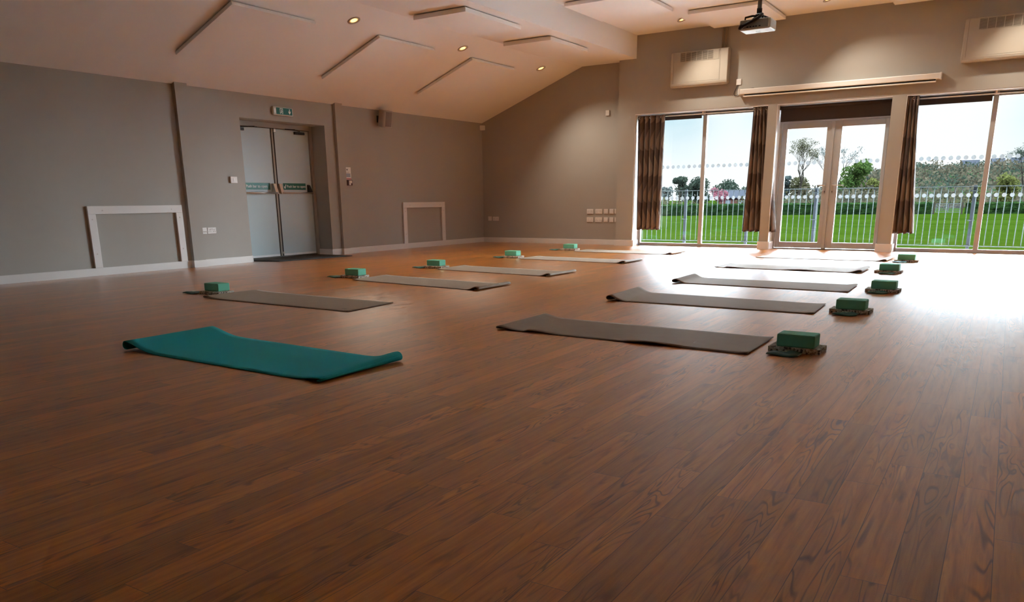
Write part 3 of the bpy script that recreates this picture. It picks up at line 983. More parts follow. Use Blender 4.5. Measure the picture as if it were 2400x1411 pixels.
# ------------------------------------------------------------------ heaters, pipes, screen, spur
def heater(x0, x1, z0, z1, lab):
    t = thing('wall_heater', lab, 'heater', ((x0+x1)/2, YB, z0), 'cream fan heaters on the end wall')
    D = .150
    prof_ = [(YB, z0+.02), (YB-.05, z0), (YB-D+.035, z0), (YB-D+.008, z0+.018), (YB-D, z0+.055), (YB-D, z1-.05), (YB-D+.012, z1-.014), (YB-D+.05, z1), (YB, z1)]
    MB().prism(prof_, 0, x0, x1).build('casing', 'plastic_cream', t, bevel=.012, bseg=3)
    y = YB-D
    a, b, gz0, gz1 = x0+.075, x1-.155 if x1 < -2 else x1-.10, z1-.160, z1-.022
    MB().box(a-.008, b+.008, y-.004, y+.004, gz0-.008, gz0).box(a-.008, b+.008, y-.004, y+.004, gz1, gz1+.008).box(a-.008, a, y-.004, y+.004, gz0, gz1).box(b, b+.008, y-.004, y+.004, gz0, gz1).build('grille_surround', 'plastic_cream', t)
    w = (b-a)/8
    for k in range(8):
        dark = 0 < k < 7
        c = sub(MB().box(a+k*w+.004, a+(k+1)*w-.004, y-.002, y+.004, gz0, gz1).build('grille_cell', 'plastic_shadow' if dark else 'plastic_cream', t))
        mb = MB()
        for q in range(9):
            z = gz0+(gz1-gz0)*(q+.5)/9
            mb.box(a+k*w+.004, a+(k+1)*w-.004, y-.0045, y-.002, z-.0025, z+.0025)
        mb.build('louvre_slats', 'plastic_cream', c)
        if k:
            MB().box(a+k*w-.004, a+k*w+.004, y-.006, y+.002, gz0, gz1).build('grille_bar', 'plastic_cream', t)
    MB().box(x0+.060, x1-.14 if x1 < -2 else x1-.06, y-.002, y+.002, z0+.075, gz0-.014).build('front_panel', 'plastic_cream', t)
    for x in (x0+.052, (x1-.132 if x1 < -2 else x1-.052)):
        MB().box(x, x+.003, y-.0012, y+.001, z0+.06, z1-.02).build('panel_seam', 'plastic_shadow', t)
    return t


heater(-5.443, -4.450, 2.684, 3.243, 'cream fan heater high on the end wall, left of the projector')
heater(-1.075, -.090, 2.684, 3.256, 'cream fan heater high on the end wall at the right edge of the picture')
G = 'pipes above the left heater'
for x, lab in ((-4.598, 'left one of two thin grey pipes running up from the left heater'), (-4.545, 'right one of two thin grey pipes running up from the left heater')):
    t = thing('heater_pipe', lab, 'pipe', (x, YB-.02, 3.24), G)
    MB().cyl((x, YB-.024, 3.240), (x, YB-.024, ZH), .011, n=12).build('pipe', 'projector_grey', t, smooth=True)
    for z in (3.30, 3.56):
        MB().box(x-.013, x+.013, YB-.03, YB, z, z+.014).build('pipe_clip', 'projector_grey', t)

t = thing('projection_screen', 'long white roll-down screen case above the glazed doors', 'projection screen', (-2.78, YB, 2.46))
MB().prism([(YB, 2.500), (YB-.085, 2.500), (YB-.090, 2.507), (YB-.090, 2.572), (YB-.080, 2.582), (YB, 2.582)], 0, -4.255, -1.310).build('case', 'white_plastic', t, bevel=.004)
for a, b in ((-4.266, -4.246), (-1.320, -1.298)):
    MB().box(a, b, YB-.095, YB, 2.494, 2.587).build('end_cap', 'white_plastic', t, bevel=.003)
MB().box(-4.17, -1.37, YB-.070, YB-.040, 2.486, 2.500).build('screen_slot', 'dark_rubber', t)
MB().box(-4.185, -1.362, YB-.082, YB-.040, 2.458, 2.476).build('pull_bar', 'white_plastic', t, bevel=.004)
MB().box(-4.17, -1.37, YB-.060, YB-.057, 2.470, 2.500).build('screen_edge', 'dark_rubber', t)
for x in (-4.05, -1.55):
    MB().box(x-.03, x+.03, YB-.06, YB, 2.582, 2.596).build('wall_bracket', 'steel', t)
t = plate_back('fused_spur', -4.338, -4.250, 2.660, 2.752, 'small white spur outlet above the left end of the screen case', 'socket', 'blank', Y=YB)
t = thing('power_cable', 'dark cable looping from the white spur down to the screen case', 'cable', (-4.33, YB, 2.5))
MB().tube([(-4.300, YB-.006, 2.660), (-4.318, YB-.012, 2.630), (-4.350, YB-.012, 2.570), (-4.362, YB-.012, 2.525), (-4.348, YB-.012, 2.497), (-4.318, YB-.012, 2.494), (-4.292, YB-.012, 2.508), (-4.272, YB-.014, 2.524)], .0045, 8).build('cable', 'dark_rubber', t, smooth=True)

# ------------------------------------------------------------------ ceiling panels
SL = (ZL-ZE)/(XB-XL)


def slope_z(x):
    return ZE + (x-XL)*SL


def panel_slope(x0, x1, y0, y1, lab):
    t = thing('acoustic_panel', lab, 'ceiling panel', ((x0+x1)/2, (y0+y1)/2, slope_z((x0+x1)/2)), 'white panels on the sloping ceiling')
    n = Vector((-SL, 0, 1)).normalized()
    g, th = .014, .040

    def slab(mb, xa, xb, ya, yb, d0, d1):
        vs = []
        for d in (d1, d0):
            for x, y in ((xa, ya), (xb, ya), (xb, yb), (xa, yb)):
                p = Vector((x, y, slope_z(x))) - n*d
                vs.append(p)
        return mb.add(vs, [(0, 3, 2, 1), (4, 5, 6, 7), (0, 1, 5, 4), (1, 2, 6, 5), (2, 3, 7, 6), (3, 0, 4, 7)])
    slab(MB(), x0+.03, x1-.03, y0+.03, y1-.03, 0, g).build('backing', 'panel_white', t)
    slab(MB(), x0, x1, y0, y1, g, g+th).build('board', 'panel_white', t, bevel=.003)


panel_slope(-8.91, -7.80, 3.98, 5.17, 'white panel on the sloping ceiling, cut by the top left picture edge')
panel_slope(-8.91, -7.80, 6.36, 7.62, 'large white panel on the sloping ceiling, between the fire door and the picture top')
panel_slope(-8.92, -7.77, 8.76, 9.98, 'white panel on the sloping ceiling, second from the far end wall')
panel_slope(-8.92, -7.77, 10.94, 12.20, 'white panel on the sloping ceiling, closest to the far end wall')


def panel_flat(x0, x1, y0, y1, z, lab, grp, th=.055, tilt=0.0):
    t = thing('acoustic_panel', lab, 'ceiling panel', ((x0+x1)/2, (y0+y1)/2, z), grp)
    MB().box(x0+.04, x1-.04, y0+.04, y1-.04, z-.014, z).build('backing', 'panel_white', t)
    mb = MB().box(x0, x1, y0, y1, z-.014-th, z-.014)
    mb.v = [(x, y, zz-(tilt*(x1-x))) for x, y, zz in mb.v]
    mb.build('board', 'panel_white', t, bevel=.003)


G = 'white panels on the low flat ceiling'
panel_flat(-7.165, -6.315, 8.78, 10.10, ZL, 'white panel beside the ceiling step, the nearer of the two seen there', G)
panel_flat(-7.200, -6.352, 11.00, 12.22, ZL, 'white panel beside the ceiling step, the one nearer the end wall', G)
G = 'white panels on the high flat ceiling'
panel_flat(-6.03, -4.85, 10.83, 12.05, ZH, 'white panel on the high ceiling right beside the step', G, .050)
panel_flat(-4.73, -3.58, 12.36, 13.58, ZH, 'white panel on the high ceiling behind the projector pole', G, .050)
panel_flat(-2.02, -.85, 12.36, 13.56, ZH, 'sliver of a white ceiling panel at the picture top, right of the projector', G, .050)

# ------------------------------------------------------------------ downlights
LAMP_COL = (1.0, 0.88, 0.72)


def downlight():
    t = thing('downlight', '', 'ceiling light', (0, 0, 0), 'round recessed downlights')
    MB().ring((0, 0, 0), (0, 0, -1), [(.086, 0), (.084, .007), (.066, .009), (.058, .004), (.056, -.012)], 32).build('trim_ring', 'plastic_cream', t, smooth=True)
    MB().ring((0, 0, 0), (0, 0, -1), [(.056, .0015), (.046, .0010)], 32).build('reflector', 'lamp_glow_ring', t)
    MB().cyl((0, 0, -.0005), (0, 0, .004), .046, n=28).build('lens', 'lamp_lens', t)
    ld = bpy.data.lights.new('lamp_bulb', 'SPOT')
    ld.energy = LAMP_W
    ld.color = LAMP_COL
    ld.spot_size = math.radians(118)
    ld.spot_blend = 0.75
    ld.shadow_soft_size = .04
    ob = bpy.data.objects.new('lamp_bulb', ld)
    COL.objects.link(ob)
    ob.parent = t
    ob.location = (0, 0, -.02)
    return t


d0 = downlight()
sl_ang = math.atan(SL)
spots = [
    (-7.635, 12.881, 1, 'lit downlight on the sloping ceiling, the farthest of three in a line'),
    (-7.635, 10.524, 1, 'lit downlight on the sloping ceiling, the middle of three in a line'),
    (-7.635, 8.147, 1, 'lit downlight on the sloping ceiling, the nearest of three in a line'),
    (-5.029, 12.925, 0, 'lit downlight on the high ceiling between the step and the projector'),
    (-2.806, 12.900, 0, 'lit downlight at the top edge of the picture right of the projector'),
    (-.583, 12.900, 0, None),
]
for i, (x, y, s_, lab) in enumerate(spots):
    z = slope_z(x) if s_ else ZH
    lab = lab or 'lit downlight in the ceiling above the picture, out of frame'
    if i == 0:
        d, d['label'] = d0, lab
        d.location = (x, y, z)
    else:
        d = copy_thing(d0, (x, y, z), lab)
    if s_:
        d.rotation_euler = (0, -sl_ang, 0)
    del_org = d

# ------------------------------------------------------------------ projector on its pole
t = thing('projector_mount', 'grey ceiling pole with black spider bracket that carries the projector', 'projector mount', (-2.487, 8.44, ZH))
PX, PY = -2.487, 8.44
MB().cyl((PX, PY, 2.66), (PX, PY, ZH), .021, n=18).build('pole', 'projector_grey', t, smooth=True)
MB().cyl((PX, PY, ZH-.012), (PX, PY, ZH), .07, n=24).build('ceiling_plate', 'projector_grey', t)
MB().cyl((PX, PY, 2.625), (PX, PY, 2.668), .026, n=18).build('collar', 'black_plastic', t, smooth=True)
MB().ring((PX, PY, 2.585), (0, 0, 1), [(.0, .03), (.035, .03), (.05, .015), (.05, 0), (0, 0)], 18).build('swivel', 'black_plastic', t, smooth=True)
for q in ((-.11, -.085), (.06, -.08), (-.10, .08), (.08, .08)):
    MB().tube([(PX, PY, 2.60), (PX+q[0]*.5, PY+q[1]*.5, 2.598), (PX+q[0], PY+q[1], 2.582), (PX+q[0], PY+q[1], 2.552)], .010, 8).build('bracket_arm', 'black_plastic', t, smooth=True)
t = thing('projector', 'white projector hanging under the high ceiling in front of the end wall', 'projector', (-2.48, 8.40, 2.455))
MB().box(-2.635, -2.330, 8.295, 8.515, 2.455, 2.552).build('body', 'projector_white', t, bevel=.016, bseg=3)
MB().box(-2.625, -2.352, 8.288, 8.296, 2.468, 2.545).build('rear_panel', 'projector_grey', t, bevel=.003)
for k, x in enumerate((-2.56, -2.53, -2.50, -2.475, -2.44)):
    MB().box(x, x+.018, 8.285, 8.289, 2.476, 2.486).build('port', 'black_plastic', t)
MB().cyl((-2.545, 8.515, 2.507), (-2.545, 8.530, 2.507), .036, n=24).build('lens', 'black_plastic', t, smooth=True)
MB().box(-2.52, -2.47, 8.48, 8.494, 2.4538, 2.4552).build('foot_button', 'projector_grey', t)
for k in range(3):
    MB().box(-2.50+k*.016, -2.491+k*.016, 8.400, 8.425, 2.4542, 2.4552).build('vent_slot', 'projector_grey', t)
t = thing('projector_cable', 'thick black cable bundle curling from the pole to the back of the projector', 'cable', (-2.5, 8.3, 2.46))
MB().tube([(PX+.03, PY-.055, 2.605), (PX+.062, PY-.11, 2.590), (PX+.050, PY-.160, 2.560), (PX+.005, PY-.178, 2.530), (PX-.05, PY-.180, 2.508), (-2.580, 8.262, 2.494), (-2.606, 8.268, 2.484), (-2.618, 8.280, 2.476)], [.012, .014, .015, .016, .016, .015, .020, .016], 10).build('cable_bundle', 'black_plastic', t, smooth=True)
MB().tube([(-2.600, 8.262, 2.500), (-2.612, 8.255, 2.478), (-2.618, 8.262, 2.466)], .017, 8).build('plug', 'black_plastic', t, smooth=True)


# ------------------------------------------------------------------ yoga mats
def catmull(pts, n):
    out = []
    P = [pts[0]]+list(pts)+[pts[-1]]
    for i in range(1, len(P)-2):
        p0, p1, p2, p3 = P[i-1], P[i], P[i+1], P[i+2]
        for k in range(n):
            t = k/n
            out.append(tuple(.5*((2*b)+(c-a)*t+(2*a-5*b+4*c-d)*t*t+(3*b-a-3*c+d)*t**3) for a, b, c, d in zip(p0, p1, p2, p3)))
    out.append(pts[-1])
    return out


def end_profile(h, reach):
    k = min(1.0, h/.025)
    pts = [(.045*k, .0065), (.018*k, .0065+.03*h), (.001*k, .0065+.32*h), (.007*k, .0065+.78*h), (.032*k+.002, .0065+h), (.032*k+.22*reach, .0065+.74*h), (.03*k+.45*reach, .0065+.36*h), (.03*k+.70*reach, .0065+.09*h), (.03*k+reach, .0065)]
    return catmull(pts, 4)


def yoga_mat(A, B, C_, D_, hl, hr, rl, rr_, lab, mat='mat_grey', grp=None, marks=(), ripple=0.0):
    """corners near-left, far-left, far-right, near-right; lift of left/right end as (near, far)"""
    cx, cy = (A[0]+C_[0])/2, (A[1]+C_[1])/2
    A, B, C_, D_ = (Vector((p[0], p[1], 0)) for p in (A, B, C_, D_))
    NV, NM = 14, 40
    rows = []
    for j in range(NV+1):
        v = j/NV
        a, b = A.lerp(B, v), D_.lerp(C_, v)
        L = (b-a).length
        e = (b-a)/L
        pl = end_profile(hl[0]+(hl[1]-hl[0])*v, rl)
        pr = end_profile(hr[0]+(hr[1]-hr[0])*v, rr_)
        s0, s1 = pl[-1][0], L-pr[-1][0]
        path = pl + [(s0+(s1-s0)*k/NM, .0065+ripple*(1-v)**2*max(0, math.sin(3.2*PI*k/NM-PI*1.6))) for k in range(1, NM)] + [(L-s, z) for s, z in reversed(pr)]
        rows.append([tuple(a+e*s+Vector((0, 0, z))) for s, z in path])
    n = len(rows[0])
    mb = MB()
    vs = [p for r in rows for p in r]
    fs = [(j*n+i, j*n+i+1, (j+1)*n+i+1, (j+1)*n+i) for j in range(NV) for i in range(n-1)]
    mb.add(vs, fs)
    t = mb.build('yoga_mat', mat, origin=(cx, cy, 0), smooth=True, solid=.0055, fix=False)
    tag(t, lab, 'yoga mat', grp)
    t['org'] = [cx, cy, 0.0]
    for (x, y, ang, sz, mt) in marks:
        Mx = Matrix.Translation((x, y, .0072)) @ Matrix.Rotation(ang, 4, 'Z')
        m2 = MB()
        for q in (.62, -.62):
            d = Vector((math.cos(q), math.sin(q), 0))*sz
            nn = Vector((-d.y, d.x, 0)).normalized()*.006
            m2.add([Mx @ (-d-nn*.4), Mx @ (d*.2-nn), Mx @ d, Mx @ (d*.2+nn)], [(0, 1, 2, 3)])
        m2.add([Mx @ Vector((-sz*.9, sz*.50, 0)), Mx @ Vector((-sz*.1, sz*.44, 0)), Mx @ Vector((-sz*.1, sz*.50, 0))], [(0, 1, 2)])
        pm = m2.build('printed_mark', mt, t, fix=False)
        pm['label'] = 'thin crossed-line emblem printed on the mat'
    return t


yoga_mat((-4.555, 2.655), (-4.600, 3.318), (-2.812, 3.235), (-2.815, 2.628), (.052, .048), (.020, .050), .36, .26, 'bright teal textured yoga mat lying alone at the front left', 'mat_teal')
G = 'grey yoga mats in the right-hand row'
yoga_mat((-2.985, 4.423), (-2.996, 5.075), (-1.242, 4.985), (-1.227, 4.372), (.020, .024), (.007, .004), .20, .10, 'grey yoga mat nearest the camera in the right-hand row', grp=G, marks=[(-2.86, 4.94, 1.25, .10, 'mark_dark'), (-1.62, 4.55, .8, .07, 'mark_pale')], ripple=.014)
yoga_mat((-3.012, 6.200), (-3.040, 6.900), (-1.294, 6.795), (-1.258, 6.182), (.042, .046), (.005, .004), .17, .10, 'grey yoga mat second from the camera in the right-hand row, left end curled', grp=G, marks=[(-1.375, 6.315, .3, .09, 'mark_pale')])
yoga_mat((-3.045, 7.835), (-3.060, 8.470), (-1.321, 8.430), (-1.292, 7.761), (.038, .042), (.006, .012), .15, .12, 'grey yoga mat in the middle of the right-hand row, left end curled', grp=G, marks=[(-1.385, 7.93, .3, .09, 'mark_pale')])
yoga_mat((-3.262, 9.829), (-3.255, 10.440), (-1.513, 10.430), (-1.503, 9.789), (.004, .010), (.032, .036), .12, .16, 'grey yoga mat second from the glazed doors in the right-hand row', grp=G, marks=[(-3.16, 10.30, 1.2, .08, 'mark_pale')], ripple=.012)
yoga_mat((-3.262, 11.690), (-3.220, 12.250), (-1.490, 12.290), (-1.500, 11.680), (.004, .004), (.026, .034), .12, .14, 'grey yoga mat closest to the glazed doors in the right-hand row', grp=G)
G = 'grey yoga mats in the left-hand row'
yoga_mat((-6.397, 4.575), (-6.430, 5.230), (-4.553, 5.151), (-4.508, 4.543), (.020, .010), (.004, .004), .16, .10, 'grey yoga mat nearest the camera in the left-hand row, right end flat', grp=G, marks=[(-4.655, 4.655, .4, .05, 'mark_dark')])
yoga_mat((-6.318, 6.475), (-6.350, 7.095), (-4.450, 6.884), (-4.438, 6.265), (.008, .004), (.034, .030), .14, .15, 'grey yoga mat second from the camera in the left-hand row', grp=G)
yoga_mat((-6.310, 8.002), (-6.330, 8.640), (-4.511, 8.455), (-4.528, 7.825), (.006, .004), (.032, .030), .14, .15, 'grey yoga mat in the middle of the left-hand row', grp=G)
yoga_mat((-6.330, 10.020), (-6.320, 10.590), (-4.513, 10.450), (-4.525, 9.875), (.004, .006), (.034, .030), .12, .15, 'pale-lit grey yoga mat second from the end wall in the left-hand row', grp=G)
yoga_mat((-6.345, 11.790), (-6.370, 12.370), (-4.575, 12.330), (-4.590, 11.745), (.004, .004), (.028, .030), .12, .14, 'grey yoga mat closest to the end wall in the left-hand row', grp=G)


# ------------------------------------------------------------------ yoga blocks, chip-foam slabs, fabric pouches
def rbox(name, lx, ly, lz, bev, mat):
    mb = MB().box(-lx/2, lx/2, 0, ly, 0, lz)
    return mb.build(name, mat, bevel=bev, bseg=3, smooth=True)


BZ = .030
slab0 = rbox('foam_slab', .288, .185, BZ, .0025, 'chip_foam')
block0 = rbox('yoga_block', .212, .138, .074, .009, 'block_foam')
for ob in (slab0, block0):
    for md in ob.modifiers:
        md.harden_normals = True


def pouch_mesh():
    def P(u, v):
        x, y = (u-.5)*.166, v*.128
        e = min(u, 1-u, v, 1-v)*2
        z = .004+.012*min(1, e*3)**.6 + .004*math.sin(u*7)*math.sin(v*4+1) + .010*abs(u-.5)**2*4*(1-v)*.6
        return (x+.012*(1-v)*(u-.5), y, z)
    return MB().grid(P, 20, 14)


def make_pouch():
    t = thing('fabric_pouch', '', 'pouch', (0, 0, 0))
    pouch_mesh().build('cloth', 'pouch_green', t, smooth=True, solid=.0035, fix=False)
    for sx in (-1, 1):
        MB().tube([(sx*.086, .002, .013), (sx*.085, .060, .010), (sx*.083, .122, .007)], .0022, 6).build('piping', 'pouch_edge', t, smooth=True)
    return t


pouch0 = make_pouch()
ORD = ['nearest the camera', 'second from the camera', 'third from the camera', 'fourth from the camera', 'farthest from the camera']
ORD_R = ORD
# (slab x-centre, slab front y, block dx, block dy, pouch dx, pouch front offset, rot)
right = [(-1.018, 4.548, .004, .012, -.030, -.128), (-1.036, 6.338, .006, .004, -.010, -.135), (-1.028, 7.895, .009, .010, -.020, -.120), (-1.252, 9.925, .011, .002, .005, -.110), (-1.268, 11.680, .001, .006, -.060, -.075)]
left = [(-6.580, 4.772, -.024, .050, -.140, -.105), (-6.522, 6.632, .010, .030, -.088, -.120), (-6.462, 8.100, -.022, .050, -.070, -.080), (-6.540, 10.100, -.028, .060, -.050, -.050), (-6.600, 12.030, -.010, .055, -.110, -.105)]
first = True
for rowname, row in (('right-hand', right), ('left-hand', left)):
    for k, (sx, sy, bx, by, px_, py_) in enumerate(row):
        G1, G2, G3 = ('chip-foam slabs in the %s row' % rowname, 'green yoga blocks in the %s row' % rowname, 'dark green pouches in the %s row' % rowname)
        sl = slab0 if first else slab0.copy()
        bl = block0 if first else block0.copy()
        if not first:
            COL.objects.link(sl)
            COL.objects.link(bl)
        sl.location = (sx, sy, .001)
        bl.location = (sx+bx, sy+by, .001+BZ)
        tag(sl, 'speckled chip-foam slab under the green block, %s in the %s row' % (ORD[k], rowname), 'foam slab', G1)
        tag(bl, 'green foam yoga block on its slab, %s in the %s row' % (ORD[k], rowname), 'yoga block', G2)
        plab = 'dark green pouch at the slab %s in the %s row' % (ORD[k], rowname)
        if first:
            po = pouch0
            tag(po, plab, 'pouch', G3)
            po.location = (sx+px_, sy+py_, .001)
        else:
            po = copy_thing(pouch0, (sx+px_, sy+py_, .001), plab, G3)
        if rowname == 'left-hand':
            # these lie to the left of the slab's front edge
            po.location = (sx-.235+[0, .02, .04, .05, 0.0][k], sy-.045, .001)
            po.rotation_euler = (0, 0, [.10, -.05, .06, -.04, .08][k])
            po.location.x -= .012
        else:
            po.location = (sx+px_, sy-.136, .001)
        po['org'] = [po.location.x, po.location.y, 0.0]
        first = False
        if rowname == 'right-hand' and k == 0:
            M = Matrix.Translation((sx+px_-.012, sy-.068, .0215)) @ Matrix.Rotation(-.12, 4, 'Z')
            po['org'] = [po.location.x, po.location.y, po.location.z]
            text_mesh('15', .062, 'pouch_print', 'printed_number', po, M, .0006)
        if rowname == 'right-hand' and k == 1:
            po['org'] = [po.location.x, po.location.y, po.location.z]
            m2 = MB()
            x0, y0 = sx+px_-.035, sy-.085
            m2.add([(x0, y0, .0222), (x0+.010, y0, .0222), (x0+.030, y0+.045, .0222), (x0+.020, y0+.045, .0222)], [(0, 1, 2, 3)])
            m2.add([(x0+.030, y0+.006, .0222), (x0+.070, y0+.008, .0222), (x0+.074, y0+.026, .0222), (x0+.036, y0+.022, .0222)], [(0, 1, 2, 3)])
            m2.build('printed_number', 'pouch_print', po)


# ------------------------------------------------------------------ outside: terrace, railing, field, hedge
GZ = -.90
o = MB().box(-14, 8, 14.02, 16.9, -.30, -.16).build('ground_bounce_terrace', 'terrace_bounce_paving')  # widened past the railing, out of view, as a daylight reflector for the ceiling
tag(o, 'pale paved terrace outside the windows, unseen, widened past the railing to bounce daylight in', 'terrace', kind='structure')


def field(u, v):
    x = -260+440*u
    y = 15.0+400*v**1.7
    return (x, y, GZ+(.03*mnoise.noise(Vector((x*.08, y*.08, 0))) if y > 20 else 0))


o = MB().grid(field, 60, 60).build('ground', 'field_grass', smooth=True)
tag(o, 'bright green grass playing field outside the windows', 'grass field', kind='structure')

RY = 14.9
t = thing('railing', 'white metal railing with thin upright bars outside the windows', 'railing', (-2.8, RY, -.16))
xa, xb = -8.0, 2.9
MB().box(xa, xb, RY-.020, RY+.020, .985, .998).build('top_rail', 'rail_paint', t)
MB().box(xa, xb, RY-.016, RY+.016, .045, .057).build('bottom_rail', 'rail_paint', t)
posts = [-6.80, -5.59, -4.385, -3.180, -1.965, -.742, .470]
for x in posts:
    p = sub(MB().box(x-.024, x+.024, RY+.020, RY+.070, -.16, 1.010).build('post', 'galvanised', t, bevel=.003))
    for z in (.06, .46, .925):
        MB().box(x-.050, x+.050, RY+.004, RY+.020, z-.008, z+.008).build('fixing_bracket', 'rail_paint', p)
x = -6.66
k = 0
while x < .75:
    near = min(abs(x-p) for p in posts)
    MB().cyl((x, RY, .057), (x, RY, .985), .0062, n=8).build('bar', 'rail_paint', t, smooth=True)
    x += .1008
    k += 1


def cards(mb, c, rad, n, size, rnd, shell=.35, squash_low=False):
    cx, cy, cz = c
    for _ in range(n):
        while True:
            p = Vector((rnd.uniform(-1, 1), rnd.uniform(-1, 1), rnd.uniform(-1, 1)))
            if .05 < p.length <= 1:
                break
        r = rnd.random()**shell
        p = p.normalized()*r
        q = Vector((cx+p.x*rad[0], cy+p.y*rad[1], cz+p.z*rad[2]))
        a = Vector((rnd.uniform(-1, 1), rnd.uniform(-1, 1), rnd.uniform(-1, 1))).normalized()
        b = a.orthogonal().normalized()
        s_ = size*rnd.uniform(.6, 1.4)
        mb.add([q-a*s_, q+b*s_*.6, q+a*s_, q-b*s_*.6], [(0, 1, 2, 3)])


def branch(mb, p, d, L, r, depth, rnd, spread=.55, up=.18, n=5):
    pts, rs = [p], [r]
    q = Vector(p)
    dd = Vector(d)
    for i in range(3):
        dd = (dd+Vector((rnd.uniform(-.18, .18), rnd.uniform(-.18, .18), rnd.uniform(-.05, .14)))).normalized()
        q = q+dd*L/3
        pts.append(tuple(q))
        rs.append(r*(1-.28*(i+1)/3*1.3))
    mb.tube(pts, rs, n)
    tips = [q]
    if depth <= 0:
        return tips
    out = []
    for i in range(3 if depth > 1 else 4):
        a = Vector((rnd.uniform(-1, 1), rnd.uniform(-1, 1), rnd.uniform(-.4, .8)))
        nd = (dd+a*spread+Vector((0, 0, up))).normalized()
        st = Vector(pts[rnd.choice((2, 3, 3))])
        out += branch(mb, tuple(st), nd, L*rnd.uniform(.62, .82), rs[-1]*.72, depth-1, rnd, spread, up, 4 if depth > 2 else 3)
    return out


def leaf_tree(name, x, y, base, top_, w, mat, lab, seed, cat='tree', grp=None, n=1500, size=None, clumps=9, trunk=True, low=.30):
    rnd = random.Random(seed)
    t = thing(name, lab, cat, (x, y, base), grp)
    H = top_-base
    size = size or w*.055
    if trunk:
        mb = MB().tube([(x, y, base-.2), (x+.02*H, y, base+H*.3), (x-.01*H, y, base+H*.72)], [H*.030, H*.022, H*.008], 8)
        for k in range(5):
            a = k*1.3+seed
            mb.tube([(x, y, base+H*(.22+.08*k)), (x+math.cos(a)*w*.22, y+math.sin(a)*w*.22, base+H*(.42+.08*k)), (x+math.cos(a)*w*.36, y+math.sin(a)*w*.36, base+H*(.56+.07*k))], [H*.012, H*.008, H*.003], 5)
        mb.build('trunk', 'bark', t)
    mb = MB()
    zl = base+H*low
    for k in range(clumps):
        f = rnd.random()
        zc = zl+(top_-zl)*(.18+.66*f)
        rr_ = w*.5*(1-.55*abs(f-.35))
        a = rnd.uniform(0, 2*PI)
        q = rnd.uniform(.15, .70)*rr_
        rad = w*rnd.uniform(.20, .30)
        cards(mb, (x+math.cos(a)*q, y+math.sin(a)*q, min(zc, top_-rad*.75)), (rad, rad, rad*.85), n//clumps, size, rnd)
    mb.build('foliage', mat, t, fix=False)
    return t


# clipped hedge in two runs either side of the field gate
def hedge(p0, p1, h, w, lab, seed):
    rnd = random.Random(seed)
    a, b = Vector((p0[0], p0[1], 0)), Vector((p1[0], p1[1], 0))
    e = (b-a)
    L = e.length
    e /= L
    nrm = Vector((-e.y, e.x, 0))
    t = thing('hedge', lab, 'hedge', (a.x, a.y, GZ), 'clipped hedge along the far side of the field')
    prof_ = [(-w/2, 0), (-w/2*1.03, h*.5), (-w/2*.96, h*.93), (-w*.30, h), (w*.30, h), (w/2*.96, h*.93), (w/2, 0)]
    nu = int(L/.28)

    def P(u, v):
        k = v*(len(prof_)-1)
        i = min(int(k), len(prof_)-2)
        f = k-i
        s_ = prof_[i][0]*(1-f)+prof_[i+1][0]*f
        z = prof_[i][1]*(1-f)+prof_[i+1][1]*f
        q = a+e*(L*u)+nrm*s_
        n_ = mnoise.noise(Vector((q.x*2.1, q.y*2.1, z*3)))
        m_ = mnoise.noise(Vector((q.x*.55, q.y*.55, 3)))
        return (q.x-nrm.x*n_*-.10, q.y+nrm.y*n_*.10, GZ+max(0, z*(1+.05*m_)+(.05*n_ if z > .1 else 0)))
    MB().grid(P, nu, 18).build('clipped_body', 'leaf_hedge', t, fix=False)
    mb = MB()
    for _ in range(int(L*70)):
        u = rnd.random()
        q = a+e*(L*u)
        if rnd.random() < .45:
            q = q+nrm*rnd.uniform(-w/2, w/2)
            z = GZ+h*rnd.uniform(.97, 1.05)
        else:
            q = q-nrm*(w/2)*1.03
            z = GZ+h*rnd.uniform(.05, 1.0)
        r_ = Vector((rnd.uniform(-1, 1), rnd.uniform(-1, 1), rnd.uniform(-1, 1))).normalized()
        o_ = r_.orthogonal()
        s_ = rnd.uniform(.04, .09)
        c_ = Vector((q.x, q.y, z))
        mb.add([c_-r_*s_, c_+o_*s_*.6, c_+r_*s_, c_-o_*s_*.6], [(0, 1, 2, 3)])
    mb.build('leaves', 'leaf_hedge', t, fix=False)


hedge((-36, 74.0), (-7.6, 85.2), 1.06, 1.5, 'long clipped green hedge at the far side of the field, left of the gate', 2)
hedge((-4.7, 86.4), (14, 93.0), 1.00, 1.5, 'clipped green hedge at the far side of the field, right of the gate', 5)

t = thing('field_gate', 'grey metal field gate in the gap in the hedge', 'gate', (-6.3, 84.0, GZ))
gx0, gx1, gy = -7.15, -5.15, 84.2
for z in (.18, .36, .54, .72, .92):
    MB().cyl((gx0, gy, GZ+z), (gx1, gy, GZ+z), .022, n=8).build('gate_bar', 'galvanised', t)
for x in (gx0, (gx0+gx1)/2, gx1):
    MB().cyl((x, gy, GZ+.15), (x, gy, GZ+.95), .026, n=8).build('gate_upright', 'galvanised', t)
for x in (gx0-.15, gx1+.15):
    MB().box(x-.06, x+.06, gy-.06, gy+.06, GZ, GZ+1.1).build('gate_post', 'bark', t)


# hillside on the right
def hill(u, v):
    x = -62+110*u
    y = 118+190*v
    side = max(0.0, min(1.0, (x+58)/34.0))
    side = side*side*(3-2*side)
    rise = max(0.0, min(1.0, v/.62))
    rise = rise*rise*(3-2*rise)
    return (x, y, GZ-.1+8.0*side*rise+.35*mnoise.noise(Vector((x*.07, y*.07, 0)))*rise)


o = MB().grid(hill, 60, 50).build('hillside', 'hill_grass', smooth=True)
tag(o, 'green hillside rising behind the hedge on the right', 'hillside', kind='structure')


def hill_at(x, y):
    return hill((x+62)/110, (y-118)/190)[2]


